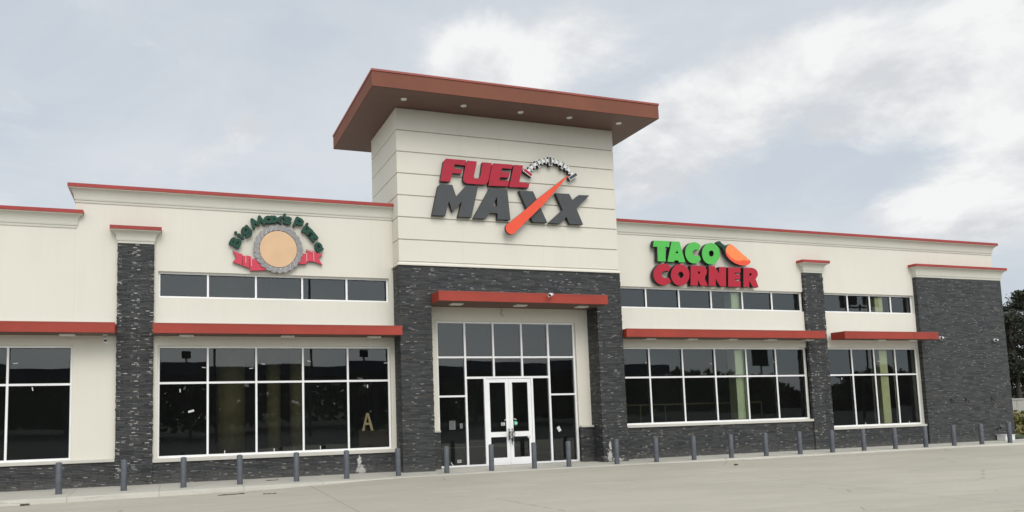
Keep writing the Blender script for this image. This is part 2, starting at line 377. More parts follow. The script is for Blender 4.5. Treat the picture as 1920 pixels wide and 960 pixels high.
def tube(bm, a, b, r0, r1=None, n=14, cap=True, mi=0):
    a, b = Vector(a), Vector(b); r1 = r0 if r1 is None else r1
    q = (b - a).to_track_quat('Z', 'Y'); A = []; B = []
    for i in range(n):
        t = 2 * math.pi * i / n; d = q @ Vector((math.cos(t), math.sin(t), 0))
        A.append(bm.verts.new(a + d * r0)); B.append(bm.verts.new(b + d * r1))
    for i in range(n):
        f = bm.faces.new((A[i], A[(i + 1) % n], B[(i + 1) % n], B[i])); f.material_index = mi
    if cap:
        bm.faces.new(A[::-1]).material_index = mi; bm.faces.new(B).material_index = mi
def wallmesh(bm, x0, x1, z0, z1, y0, y1, holes=()):
    """wall slab with real openings; one grid of faces, reveals included"""
    xs = sorted({x0, x1, *[h[0] for h in holes], *[h[1] for h in holes]}); xs = [x for x in xs if x0 <= x <= x1]
    zs = sorted({z0, z1, *[h[2] for h in holes], *[h[3] for h in holes]}); zs = [z for z in zs if z0 <= z <= z1]
    inh = lambda x, z: any(h[0] < x < h[1] and h[2] < z < h[3] for h in holes)
    nx, nz = len(xs) - 1, len(zs) - 1
    solid = [[not inh((xs[i] + xs[i + 1]) / 2, (zs[j] + zs[j + 1]) / 2) for j in range(nz)] for i in range(nx)]
    vc = {}
    def V(i, j, k):
        if (i, j, k) not in vc: vc[(i, j, k)] = bm.verts.new((xs[i], (y0, y1)[k], zs[j]))
        return vc[(i, j, k)]
    for i in range(nx):
        for j in range(nz):
            if not solid[i][j]: continue
            bm.faces.new((V(i, j, 0), V(i + 1, j, 0), V(i + 1, j + 1, 0), V(i, j + 1, 0)))
            bm.faces.new((V(i, j, 1), V(i, j + 1, 1), V(i + 1, j + 1, 1), V(i + 1, j, 1)))
            if i == 0 or not solid[i - 1][j]: bm.faces.new((V(i, j, 0), V(i, j + 1, 0), V(i, j + 1, 1), V(i, j, 1)))
            if i == nx - 1 or not solid[i + 1][j]: bm.faces.new((V(i + 1, j, 0), V(i + 1, j, 1), V(i + 1, j + 1, 1), V(i + 1, j + 1, 0)))
            if j == 0 or not solid[i][j - 1]: bm.faces.new((V(i, j, 0), V(i, j, 1), V(i + 1, j, 1), V(i + 1, j, 0)))
            if j == nz - 1 or not solid[i][j + 1]: bm.faces.new((V(i, j + 1, 0), V(i + 1, j + 1, 0), V(i + 1, j + 1, 1), V(i, j + 1, 1)))
def loft_ring(bm, x0, x1, y0, y1, prof, mi=0, caps=True, backclosed=False):
    """profile (overhang, z) swept round the left, front and right of a rectangle whose front is y0 and back y1"""
    rows = []
    for d, z in prof:
        rows.append([bm.verts.new(p) for p in ((x0 - d, y1, z), (x0 - d, y0 - d, z), (x1 + d, y0 - d, z), (x1 + d, y1, z))])
    for a, b in zip(rows, rows[1:]):
        for i in range(3):
            bm.faces.new((a[i], a[i + 1], b[i + 1], b[i])).material_index = mi
        if backclosed: bm.faces.new((a[3], a[0], b[0], b[3])).material_index = mi
    if caps:
        bm.faces.new(rows[0][::-1]).material_index = mi; bm.faces.new(rows[-1]).material_index = mi
def cornice(name, parent, x0, x1, y0, y1, zb, zt, over):
    """fillet, cove and crown of render with a red metal coping on top"""
    h = zt - zb; ct = 0.09
    prof = [(0.0, zb), (0.018, zb), (0.018, zb + 0.06), (0.032, zb + 0.063), (0.032, zb + 0.085)]
    z0 = zb + 0.085; z1 = zt - ct - 0.02
    for k in range(0, 9):
        t = k / 8 * math.pi / 2
        prof.append((0.035 + (over - 0.05) * (1 - math.cos(t)), z0 + (z1 - z0) * math.sin(t)))
    prof.append((over - 0.015, zt - ct))
    bm = bmesh.new(); loft_ring(bm, x0, x1, y0, y1, prof, caps=True, backclosed=True)
    c = obj(name, bm, M['trim'], parent)
    bm = bmesh.new(); loft_ring(bm, x0, x1, y0, y1, [(over - 0.02, zt - ct + 0.001), (over, zt - ct + 0.001), (over, zt - 0.004), (over - 0.008, zt), (-0.12, zt - 0.01), (-0.12, zt - ct + 0.001)], backclosed=True, caps=False)
    obj('coping', bm, M['coping'], c)
    return c
FUEL = [('red', [(8.857, 8.399), (9.442, 8.401), (9.412, 8.244), (9.102, 8.257), (9.079, 8.137), (9.336, 8.134), (9.292, 8.005), (9.029, 8.0), (8.951, 7.758), (8.669, 7.752), (8.783, 8.311)], []), ('red', [(9.482, 8.392), (9.768, 8.392), (9.659, 7.965), (9.679, 7.904), (9.741, 7.891), (9.821, 7.924), (9.861, 7.996), (9.932, 8.385), (10.212, 8.384), (10.106, 7.91), (10.081, 7.839), (10.031, 7.781), (9.957, 7.746), (9.464, 7.74), (9.393, 7.758), (9.341, 7.808), (9.337, 7.882), (9.426, 8.289)], []), ('red', [(10.267, 8.382), (10.859, 8.391), (10.818, 8.26), (10.519, 8.261), (10.493, 8.159), (10.752, 8.161), (10.706, 7.994), (10.451, 7.996), (10.425, 7.903), (10.732, 7.905), (10.687, 7.748), (10.083, 7.728), (10.21, 8.308)], []), ('red', [(10.888, 8.388), (11.177, 8.393), (11.035, 7.897), (11.36, 7.891), (11.314, 7.756), (10.716, 7.738)], []), ('grey', [(8.667, 7.67), (9.019, 7.672), (9.122, 7.35), (9.405, 7.664), (9.775, 7.676), (9.548, 6.803), (9.151, 6.795), (9.282, 7.228), (8.995, 6.917), (8.904, 7.218), (8.787, 6.802), (8.406, 6.794), (8.605, 7.621)], []), ('grey', [(10.128, 7.657), (10.658, 7.664), (10.72, 6.803), (10.319, 6.789), (10.332, 6.962), (10.103, 6.957), (9.964, 6.789), (9.603, 6.783)], [[(10.337, 7.432), (10.327, 7.162), (10.193, 7.159)]]), ('grey', [(11.015, 7.653), (11.453, 7.668), (11.869, 6.786), (11.404, 6.781)], []), ('grey', [(12.162, 7.663), (12.611, 7.672), (12.709, 7.492), (12.931, 7.66), (13.272, 7.67), (12.824, 7.258), (13.018, 6.795), (12.578, 6.789), (12.486, 6.99), (12.272, 6.778), (11.902, 6.779), (12.376, 7.184)], [])]
NEEDLE = [(12.528, 8.181), (12.547, 8.161), (11.721, 7.277), (10.786, 6.412), (10.729, 6.376), (10.671, 6.361), (10.608, 6.379), (10.552, 6.42), (10.516, 6.487), (10.513, 6.567), (10.547, 6.628), (11.154, 7.097), (11.529, 7.423)]
GAUGE = (12.044, 7.725, 0.877)
TICKS = [(147.3, 3, 0.87), (137.7, 1, 0.87), (128.8, 1, 0.87), (118.6, 2, 0.85), (109.3, 1, 0.87), (100.1, 1, 0.87), (90.4, 4, 0.86), (81.1, 1, 0.89), (72.3, 1, 0.88), (62.4, 2, 0.86), (52.9, 1, 0.87), (43.2, 1, 0.86), (33.4, 3, 0.85)]
TACO = [('green', [(15.742, 6.567), (16.329, 6.579), (16.295, 6.383), (16.158, 6.384), (16.139, 5.929), (15.849, 5.927), (15.86, 6.375), (15.709, 6.375)], []), ('green', [(16.39, 6.575), (16.682, 6.578), (16.858, 5.928), (16.61, 5.925), (16.596, 5.981), (16.468, 5.98), (16.438, 5.923), (16.196, 5.929)], [[(16.569, 6.296), (16.617, 6.212), (16.516, 6.208)]]), ('green', [(17.447, 6.042), (17.392, 5.99), (17.329, 5.95), (17.26, 5.923), (17.188, 5.911), (17.118, 5.914), (17.051, 5.931), (16.992, 5.963), (16.941, 6.007), (16.902, 6.062), (16.877, 6.125), (16.866, 6.193), (16.869, 6.264), (16.888, 6.334), (16.92, 6.401), (16.965, 6.461), (17.021, 6.512), (17.084, 6.551), (17.154, 6.577), (17.225, 6.588), (17.296, 6.584), (17.362, 6.566), (17.422, 6.533), (17.472, 6.487), (17.391, 6.348), (17.324, 6.35), (17.289, 6.347), (17.245, 6.344), (17.204, 6.328), (17.171, 6.3), (17.152, 6.265), (17.15, 6.228), (17.164, 6.194), (17.192, 6.169), (17.232, 6.156), (17.275, 6.157), (17.337, 6.156), (17.398, 6.173)], []), ('green', [(18.18, 6.263), (18.166, 6.185), (18.134, 6.111), (18.088, 6.043), (18.029, 5.986), (17.96, 5.943), (17.886, 5.914), (17.809, 5.903), (17.733, 5.908), (17.662, 5.931), (17.6, 5.97), (17.55, 6.022), (17.515, 6.086), (17.495, 6.157), (17.492, 6.234), (17.506, 6.311), (17.536, 6.385), (17.582, 6.452), (17.64, 6.509), (17.708, 6.554), (17.783, 6.583), (17.86, 6.595), (17.936, 6.59), (18.007, 6.568), (18.07, 6.529), (18.121, 6.477), (18.157, 6.413), (18.177, 6.34)], [[(17.945, 6.258), (17.935, 6.22), (17.911, 6.188), (17.879, 6.165), (17.841, 6.157), (17.805, 6.162), (17.775, 6.182), (17.757, 6.213), (17.752, 6.249), (17.762, 6.287), (17.785, 6.319), (17.818, 6.341), (17.856, 6.35), (17.892, 6.345), (17.922, 6.325), (17.94, 6.294)]]), ('red', [(16.298, 5.32), (16.239, 5.269), (16.171, 5.23), (16.097, 5.204), (16.02, 5.192), (15.943, 5.196), (15.871, 5.213), (15.806, 5.245), (15.751, 5.289), (15.709, 5.343), (15.68, 5.406), (15.667, 5.474), (15.67, 5.544), (15.69, 5.614), (15.724, 5.679), (15.772, 5.739), (15.831, 5.789), (15.899, 5.827), (15.974, 5.852), (16.051, 5.863), (16.127, 5.859), (16.2, 5.84), (16.265, 5.807), (16.319, 5.762), (16.228, 5.623), (16.157, 5.65), (16.115, 5.628), (16.069, 5.633), (16.023, 5.619), (15.987, 5.588), (15.965, 5.547), (15.962, 5.502), (15.978, 5.463), (16.011, 5.434), (16.055, 5.423), (16.101, 5.431), (16.128, 5.418), (16.209, 5.443)], []), ('red', [(16.983, 5.543), (16.969, 5.467), (16.939, 5.395), (16.893, 5.329), (16.834, 5.274), (16.765, 5.231), (16.69, 5.204), (16.613, 5.194), (16.537, 5.2), (16.466, 5.223), (16.404, 5.261), (16.353, 5.313), (16.317, 5.375), (16.296, 5.445), (16.292, 5.52), (16.306, 5.595), (16.336, 5.667), (16.381, 5.733), (16.439, 5.788), (16.507, 5.831), (16.582, 5.859), (16.66, 5.87), (16.736, 5.865), (16.808, 5.842), (16.871, 5.804), (16.922, 5.753), (16.959, 5.689), (16.98, 5.618)], [[(16.759, 5.54), (16.749, 5.503), (16.725, 5.472), (16.691, 5.45), (16.651, 5.442), (16.613, 5.448), (16.582, 5.467), (16.562, 5.497), (16.557, 5.533), (16.567, 5.57), (16.591, 5.601), (16.625, 5.623), (16.664, 5.632), (16.703, 5.626), (16.734, 5.606), (16.754, 5.576)]]), ('red', [(17.045, 5.84), (17.45, 5.848), (17.57, 5.818), (17.638, 5.741), (17.637, 5.615), (17.576, 5.522), (17.532, 5.486), (17.649, 5.223), (17.372, 5.22), (17.288, 5.399), (17.275, 5.222), (17.0, 5.214)], [[(17.315, 5.672), (17.376, 5.656), (17.385, 5.629), (17.367, 5.601), (17.309, 5.586)]]), ('red', [(17.722, 5.847), (17.942, 5.855), (18.096, 5.631), (18.112, 5.838), (18.384, 5.844), (18.336, 5.22), (18.114, 5.218), (17.958, 5.443), (17.941, 5.225), (17.676, 5.224)], []), ('red', [(18.467, 5.84), (18.95, 5.841), (18.936, 5.671), (18.712, 5.675), (18.708, 5.624), (18.921, 5.624), (18.909, 5.468), (18.695, 5.466), (18.691, 5.415), (18.921, 5.413), (18.906, 5.218), (18.419, 5.22)], []), ('red', [(19.058, 5.85), (19.4, 5.858), (19.54, 5.816), (19.613, 5.729), (19.609, 5.612), (19.513, 5.492), (19.612, 5.233), (19.377, 5.231), (19.256, 5.425), (19.24, 5.227), (19.008, 5.225)], [[(19.286, 5.683), (19.351, 5.669), (19.365, 5.639), (19.346, 5.61), (19.278, 5.589)]])]
STEM = [(18.079, 6.575), (18.106, 6.634), (18.155, 6.665), (18.233, 6.668), (18.289, 6.597), (18.41, 6.54), (18.51, 6.568), (18.461, 6.477), (18.39, 6.358), (18.384, 6.276), (18.342, 6.379), (18.293, 6.469), (18.145, 6.527)]
SHELL = [(18.582, 6.592), (18.643, 6.583), (18.745, 6.525), (19.012, 6.326), (19.321, 6.105), (19.354, 6.06), (19.333, 6.005), (19.251, 5.95), (19.092, 5.916), (18.95, 5.916), (18.73, 5.977), (18.542, 6.086), (18.439, 6.197), (18.391, 6.3), (18.414, 6.417), (18.478, 6.52)]
SHELL_LOW = [(18.407, 6.393), (18.448, 6.314), (18.525, 6.224), (18.63, 6.136), (18.766, 6.076), (18.905, 6.054), (19.02, 6.082), (19.134, 6.091), (19.246, 6.067), (19.329, 6.098), (19.354, 6.06), (19.333, 6.005), (19.251, 5.95), (19.092, 5.916), (18.95, 5.916), (18.73, 5.977), (18.542, 6.086), (18.439, 6.197), (18.391, 6.3)]
BANNER = [[(3.234, 5.732), (3.349, 5.687), (3.484, 5.648), (3.483, 5.348), (3.349, 5.397), (3.234, 5.442), (3.33, 5.546)], [(3.484, 5.608), (3.6, 5.613), (3.697, 5.591), (3.696, 5.541), (3.658, 5.519), (3.657, 5.293), (3.493, 5.343)], [(3.663, 5.528), (3.852, 5.527), (3.989, 5.472), (4.106, 5.315), (4.082, 5.254), (3.871, 5.234), (3.666, 5.223)], [(5.541, 5.719), (5.426, 5.627), (5.537, 5.435), (5.414, 5.486), (5.302, 5.519), (5.295, 5.791), (5.417, 5.755)], [(5.302, 5.519), (5.21, 5.53), (5.118, 5.516), (5.115, 5.814), (5.111, 5.845), (5.193, 5.828), (5.305, 5.802)], [(4.876, 5.671), (5.008, 5.728), (5.114, 5.738), (5.111, 5.45), (4.985, 5.445), (4.844, 5.44)]]
ARC_LETTERS = [('B', 3.311, 5.945, 62), ('i', 3.4, 6.13, 55), ('g', 3.586, 6.231, 42), ('M', 3.856, 6.499, 25), ('a', 4.137, 6.576, 8), ('x', 4.367, 6.589, -2), ("'", 4.542, 6.698, -6), ('s', 4.622, 6.583, -10), ('P', 4.911, 6.527, -22), ('i', 5.077, 6.422, -32), ('z', 5.167, 6.323, -42), ('z', 5.299, 6.175, -50), ('a', 5.43, 5.922, -66)]
_obj0 = obj
def obj(name, bm, mat, parent=None, origin=None, smooth=False, fix=True):
    if fix: bmesh.ops.recalc_face_normals(bm, faces=bm.faces[:])
    return _obj0(name, bm, mat, parent, origin, smooth)
random.seed(7)

# ================================================================== SETTING
def grid_sheet(name, x0, x1, y0, y1, nx, ny, zf, mat, edge=None):
    bm = bmesh.new(); g = []
    for i in range(nx + 1):
        r_ = []
        for j in range(ny + 1):
            x = x0 + (x1 - x0) * i / nx; y = y0 + (y1 - y0) * j / ny
            r_.append(bm.verts.new((x, y, zf(x, y))))
        g.append(r_)
    for i in range(nx):
        for j in range(ny): bm.faces.new((g[i][j], g[i + 1][j], g[i + 1][j + 1], g[i][j + 1]))
    o = obj(name, bm, mat, smooth=True, fix=False); o['kind'] = 'structure'
    return o
def sm(a, b, x):
    t = max(0, min(1, (x - a) / (b - a))); return t * t * (3 - 2 * t)
def lotz(x, y=0):
    return -0.105 + 0.093 * sm(3.0, 7.6, x) - 0.035 * sm(13.5, 17.5, x) - 0.03 * sm(26, 30, x)
grid_sheet('parking_lot', -70, 75, -13.5, -0.6, 290, 4, lotz, M['lot'])
grid_sheet('asphalt_drive', -90, 120, -64, -13.5, 4, 4, lambda x, y: -0.112, M['asphalt'])
grid_sheet('ground', -600, 700, -600, 700, 6, 6, lambda x, y: -0.30, M['earth'])
bm = bmesh.new()
edge = [(-40, -2.35), (-12, -2.2), (-1.4, -2.05), (2.7, -1.82), (8, -1.64), (14, -1.56), (19.5, -1.5), (32.4, -1.38)]
xs_ = np.arange(-40, 32.5, 0.4)
prev = None
for x in xs_:
    ye = float(np.interp(x, [e[0] for e in edge], [e[1] for e in edge]))
    ring = [bm.verts.new(p) for p in ((x, 0.04, 0.0), (x, ye + 0.16, 0.0), (x, ye + 0.025, -0.003), (x, ye, -0.022), (x, ye - 0.015, -0.25))]
    if prev:
        for i in range(4): bm.faces.new((prev[i], prev[i + 1], ring[i + 1], ring[i])).smooth = True
    prev = ring
o = obj('sidewalk', bm, M['walk'], fix=False); o['kind'] = 'structure'
for x_ in []: pass
# grass verge right of the building
grid_sheet('grass_verge', 32.4, 120, -0.9, 60, 20, 14, lambda x, y: -0.03 + 0.03 * math.sin(x * 1.3) * math.cos(y * .9), M['earth'])

# ================================================================== THE BUILDING
B = tag(empty('store_building'), 'long cream stucco and dark stone shop building with a tall central tower', 'building')
ZT, ZCB = 7.197, 6.764
A0, A1 = 1.46, 7.36
D0, D1 = 14.30, 21.59
E0, E1 = 22.42, 26.553
W0 = -10.0
holes = [(W0, -0.43, 0.64, 3.317), (A0, A1, 0.594, 3.317), (A0, A1, 4.509, 5.163), (8.70, 13.01, 0, 4.03), (D0, D1, 0.993, 3.317), (D0, D1, 4.509, 5.163), (E0, E1, 0.685, 3.317), (E0, E1, 4.509, 5.163)]
bm = bmesh.new(); wallmesh(bm, -14, 30.625, 0, 6.2, 0, 0.3, holes); obj('front_wall', bm, M['stucco'], B)
bm = bmesh.new(); box(bm, -0.42, 30.625, 0, 0.3, 6.2, 6.80); obj('parapet_wall', bm, M['stucco'], B)
bm = bmesh.new(); box(bm, -0.42, -0.12, 0.3, 12, 0, 6.8); box(bm, 30.325, 30.625, 0.3, 12, 0, 6.8); box(bm, -0.12, 30.325, 11.7, 12, 0, 6.8); obj('side_wall', bm, M['stucco'], B)
bm = bmesh.new(); box(bm, -14, -13.7, 0.3, 12, 0, 6.2); box(bm, -13.7, -0.42, 11.7, 12, 0, 6.2); obj('side_wall', bm, M['stucco'], B)
bm = bmesh.new(); box(bm, -13.7, -0.42, 0.3, 11.7, 5.9, 6.0); box(bm, -0.12, 30.325, 0.3, 11.7, 6.3, 6.4); obj('roof', bm, M['roof'], B)
cl = cornice('cornice', B, -0.42, 7.468, 0, 12.0, ZCB, ZT, 0.17)
cr_ = cornice('cornice', B, 14.245, 30.625, 0, 12.0, ZCB, ZT, 0.17)
cw = cornice('cornice', B, -14, -0.405, 0, 0.28, 6.131, 6.552, 0.17)
# inside: room walls and floor, dimness put into their near-black colour
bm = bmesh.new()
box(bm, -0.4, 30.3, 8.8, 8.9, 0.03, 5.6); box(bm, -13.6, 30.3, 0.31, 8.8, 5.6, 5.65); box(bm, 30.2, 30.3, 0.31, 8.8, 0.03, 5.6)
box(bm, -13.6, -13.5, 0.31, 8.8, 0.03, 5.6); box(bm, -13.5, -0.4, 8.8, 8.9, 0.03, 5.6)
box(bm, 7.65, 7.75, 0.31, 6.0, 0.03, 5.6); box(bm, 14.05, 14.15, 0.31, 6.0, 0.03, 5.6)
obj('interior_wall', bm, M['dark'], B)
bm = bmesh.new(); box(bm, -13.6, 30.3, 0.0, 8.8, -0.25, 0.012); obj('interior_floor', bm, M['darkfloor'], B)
def interior_column(x0, x1, y0, mat, lab, rnd=False, z1=5.59):
    bm = bmesh.new()
    if rnd: tube(bm, ((x0 + x1) / 2, y0, 0.012), ((x0 + x1) / 2, y0, z1), (x1 - x0) / 2, n=24)
    else: box(bm, x0, x1, y0, y0 + (x1 - x0), 0.012, z1)
    o = obj('interior_column', bm, mat, B, smooth=False); o['label'] = lab
    if rnd:
        for p in o.data.polygons: p.use_smooth = len(p.vertices) == 4
interior_column(18.89, 19.21, 0.24, M['greencol'], 'pale green column behind the glass')
interior_column(25.01, 25.36, 0.24, M['yellowcol'], 'pale yellow column behind the glass')
interior_column(2.95, 3.73, 2.0, M['olive'], 'round olive column in the dark room', True)
interior_column(4.30, 4.70, 2.0, M['olive'], 'round olive column in the dark room', True)
interior_column(4.95, 5.40, 2.0, M['olive'], 'round olive column in the dark room', True)

# ---- stone
bm = bmesh.new(); box(bm, -13.9, 0.536, -0.05, 0.06, 0, 0.565); obj('stone_base', bm, M['stone'], B)
bm = bmesh.new(); box(bm, 1.364, 7.482, -0.05, 0.06, 0, 0.505); obj('stone_base', bm, M['stone'], B)
bm = bmesh.new(); box(bm, 14.234, 21.59, -0.05, 0.06, 0, 0.915); obj('stone_base', bm, M['stone'], B)
bm = bmesh.new(); box(bm, 22.395, 26.559, -0.05, 0.06, 0, 0.61); obj('stone_base', bm, M['stone'], B)
def pillar(x0, x1):
    bm = bmesh.new(); rr = random.Random(int(x0 * 10)); z = 0.0
    # courses with ends that run a little proud or short, as laid
    box(bm, x0, x1, -0.089, 0.06, 0, 5.83)
    while z < 5.75:
        h = rr.choice((0.034, 0.036, 0.072))
        for s_ in (0, 1):
            if rr.random() < 0.45:
                l = rr.uniform(0.1, 0.3); pr = rr.uniform(0.004, 0.012)
                if s_ == 0: box(bm, x0 - pr, x0 + l, -0.089 - pr, 0.0, z + .002, z + h - .002)
                else: box(bm, x1 - l, x1 + pr, -0.089 - pr, 0.0, z + .002, z + h - .002)
        z += h
    p = obj('stone_pillar', bm, M['stone_p1' if x0 < 5 else 'stone_p2'], B, fix=True)
    bm = bmesh.new()
    loft_dummy = None
    bm.free()
    c = cornice('pillar_cap', p, x0 + 0.01, x1 - 0.01, -0.089, 0.05, 5.80, 6.20, 0.185)
    return p
pillar(0.536, 1.364); pillar(21.59, 22.395)
bm = bmesh.new(); box(bm, 26.559, 30.772, -0.14, 0.05, 0, 5.83); box(bm, 30.62, 30.772, 0.05, 12.1, 0, 5.83)
sm_ = obj('stone_wall', bm, M['stone_r'], B)
cornice('stone_wall_cap', sm_, 26.57, 30.765, -0.135, 12.05, 5.80, 6.245, 0.17)

# ---- entrance tower
bm = bmesh.new(); wallmesh(bm, 7.482, 14.234, 0, 5.433, -0.56, 0.05, [(8.361, 13.422, 0, 4.67)])
rr = random.Random(5)
for zz_ in np.arange(0.0, 5.38, 0.036):
    for xe, sgn in ((7.482, -1), (8.361, 1), (13.422, -1), (14.234, 1)):
        if rr.random() < 0.4 and (sgn * (xe - 10.8) > 0 or zz_ < 4.3) :
            pr = rr.uniform(0.004, 0.011); l = rr.uniform(0.1, 0.3)
            a, b = (xe - pr, xe + l) if sgn < 0 else (xe - l, xe + pr)
            if xe in (8.361,): a, b = xe - l, xe + pr
            if xe in (13.422,): a, b = xe - pr, xe + l
            box(bm, a, b, -0.56 - pr, -0.30, zz_ + .002, zz_ + .034)
T = obj('entrance_portal', bm, M['stone'], B)
for ka, kb in ((8.363, 8.70), (13.01, 13.42)):
    bm = bmesh.new(); box(bm, ka, kb, -0.085, 0.05, 0, 0.985); kw = obj('knee_wall', bm, M['stone'], B)
    bm = bmesh.new(); box(bm, ka, kb, -0.125, 0.0, 0.985, 1.035); bevel(bm, 0.006, 1); obj('knee_wall_cap', bm, M['cast'], kw)
tx0, tx1, ty0, ty1 = 7.49, 14.226, -0.545, 2.03
bm = bmesh.new(); box(bm, tx0 + .04, tx1 - .04, ty0 + .04, ty1 - .04, 5.30, 9.77)
gz = [5.534, 6.136, 6.746, 7.343, 7.945, 8.542, 9.134, 9.758]
GW = 0.017
for a, b in zip(gz, gz[1:]):
    loft_ring(bm, tx0, tx1, ty0, ty1, [(-0.04, a + GW * .45), (0, a + GW), (0, b - GW), (-0.04, b - GW * .45)], backclosed=True, caps=False)
loft_ring(bm, tx0, tx1, ty0, ty1, [(0.0, 5.436), (0.05, 5.436), (0.05, 5.475), (0.012, 5.51), (0.012, 5.534 - .004), (-0.03, 5.534 - .002)], backclosed=True, caps=True)
TW = obj('tower', bm, M['stucco'], B)
fx0, fx1, fy0, fy1 = 6.54, 15.051, -1.675, 3.044
bm = bmesh.new(); box(bm, fx0, fx1, fy0, fy1, 9.758, 10.15)
RF = obj('tower_roof', bm, M['brown'], B)
bm = bmesh.new(); box(bm, fx0 - .018, fx1 + .018, fy0 - .018, fy1 + .018, 10.152, 10.205); obj('roof_edge_flashing', bm, M['brownedge'], RF)
bm = bmesh.new(); box(bm, fx0 + .02, fx1 - .02, fy0 + .02, fy1 - .02, 9.752, 9.757); obj('soffit', bm, M['soffit'], RF)
for x_ in (7.55, 9.24, 10.94, 12.47, 14.09):
    bm = bmesh.new(); tube(bm, (x_, -1.11, 9.751), (x_, -1.11, 9.735), 0.085, 0.075, 20); dl = obj('downlight', bm, M['plastic'], RF, origin=(x_, -1.11, 9.751))

# ---- canopies
def canopy(x0, x1, yf, yb, z0, z1, lamps, lz=None):
    bm = bmesh.new(); box(bm, x0, x1, yf, yb, z0 + 0.004, z1)
    sx_ = x0 + 3.05
    while sx_ < x1 - .5:
        box(bm, sx_ - .012, sx_ + .012, yf - .003, yf + .01, z0 + .006, z1 - .014); sx_ += 3.05
    c = obj('canopy', bm, M['red'], B)
    bm = bmesh.new(); box(bm, x0 + .012, x1 - .012, yf + .012, yb - .002, z0 - .002, z0 + .003); obj('soffit', bm, M['soffit'], c)
    bm = bmesh.new(); box(bm, x0 + .02, x1 - .02, yf + .03, yb, z1 + .001, z1 + .008); obj('bounce_cover', bm, M['roof'], c)  # unseen grey sheet, added to keep red bounce off the wall
    bm = bmesh.new(); box(bm, x0 - .006, x1 + .006, yf - .006, yf + .02, z1 - .012, z1 + .012); obj('flashing', bm, M['brownedge'], c)
    for lx in lamps:
        yc = (yf + yb) / 2 if yb > -0.2 and yf > -0.9 else (yf - 0.56) / 2 + 0.1
        bm = bmesh.new(); box(bm, lx - .17, lx + .17, yc - .11, yc + .11, z0 - .05, z0 - .003); bevel(bm, 0.012, 2)
        l = obj('soffit_light', bm, M['lens'], c, origin=(lx, yc, z0))
    return c
canopy(-14.0, 0.534, -0.682, -0.001, 3.556, 3.79, (-10.4, -5.4, -0.50))
canopy(1.366, 7.50, -0.682, -0.001, 3.556, 3.79, (2.13, 4.56, 6.82))
canopy(14.29, 21.70, -0.682, -0.001, 3.556, 3.79, (15.30, 16.78, 18.28, 19.80, 21.30))
canopy(22.50, 26.655, -0.682, -0.145, 3.556, 3.79, (24.28, 25.70))
canopy(8.365, 13.418, -1.137, -0.001, 4.417, 4.671, (9.0, 10.89, 12.80))

# ---- glazing
def pane_quad(bm, x0, x1, z0, z1, y, rr):
    a = math.tan(R(rr.uniform(-.22, .22))); b = math.tan(R(rr.uniform(-.22, .22))); xc = (x0 + x1) / 2; zc = (z0 + z1) / 2
    f = bm.faces.new([bm.verts.new((x, y + a * (x - xc) + b * (z - zc), z)) for x, z in ((x0, z0), (x1, z0), (x1, z1), (x0, z1))])
    return f
def window(name, x0, x1, z0, z1, muls, rails, label=None, y=0.12, fw=0.05, seed=1):
    rr = random.Random(seed)
    bm = bmesh.new(); ya, yb = y - 0.02, y + 0.06
    for z in [z0 + fw / 2] + rails + [z1 - fw / 2]: box(bm, x0, x1, ya, yb, z - fw / 2, z + fw / 2)
    for x in [x0 + fw / 2] + muls + [x1 - fw / 2]: box(bm, x - fw / 2, x + fw / 2, ya - .004, yb + .004, z0 + .002, z1 - .002)
    fo = obj(name, bm, M['white'], B)
    if label: fo['label'] = label
    xs = [x0] + muls + [x1]; zs = [z0] + rails + [z1]
    bm = bmesh.new(); gk = bmesh.new()
    for a, b in zip(xs, xs[1:]):
        for c, d in zip(zs, zs[1:]):
            pane_quad(bm, a, b, c, d, y + 0.02, rr)
            ax, bx = a + (fw if a == x0 else fw / 2), b - (fw if b == x1 else fw / 2); cz, dz = c + (fw if c == z0 else fw / 2), d - (fw if d == z1 else fw / 2); g = 0.012
            for q in ((ax, ax + g, cz, dz), (bx - g, bx, cz, dz), (ax + g, bx - g, cz, cz + g), (ax + g, bx - g, dz - g, dz)):
                box(gk, q[0], q[1], y - .006, y + .012, q[2], q[3])
    obj('pane', bm, M['glass'], fo, fix=False)
    obj('gasket', gk, M['gasket'], fo)
    return fo
am = [2.645, 3.832, 5.022, 6.209]; dm = [15.572, 16.777, 17.99, 19.205, 20.39]; em = [23.61, 24.605, 25.566]
wa = window('storefront_window', A0, A1, 0.594, 3.317, am, [2.408], 'five bay storefront glazing between the left pillar and the tower', seed=1)
window('transom_window', A0, A1, 4.509, 5.163, am, [], 'five pane strip window under the round sign', seed=2)
wd = window('storefront_window', D0, D1, 0.993, 3.317, dm, [2.408], 'six bay storefront glazing right of the tower', seed=3)
window('transom_window', D0, D1, 4.509, 5.163, dm, [], 'six pane strip window under the green and red sign', seed=4)
we = window('storefront_window', E0, E1, 0.685, 3.317, em, [2.408], 'four bay storefront glazing beside the right stone wall', seed=5)
window('transom_window', E0, E1, 4.509, 5.163, em, [], 'four pane strip window beside the right stone wall', seed=6)
ww = window('storefront_window', W0, -0.43, 0.64, 3.317, [-9.2, -7.7, -6.2, -4.75, -3.28, -1.80], [2.408], 'storefront glazing of the lower left wing', seed=7)
def sill(x0, x1, z0, z1, parent):
    bm = bmesh.new(); box(bm, x0, x1, -0.095, 0.095, z0, z1); bevel(bm, 0.008, 2); obj('sill', bm, M['cast'], parent)
sill(1.368, 7.476, 0.507, 0.592, wa); sill(14.24, 21.586, 0.917, 0.991, wd); sill(22.40, 26.555, 0.612, 0.683, we); sill(-13.9, 0.532, 0.567, 0.638, ww)

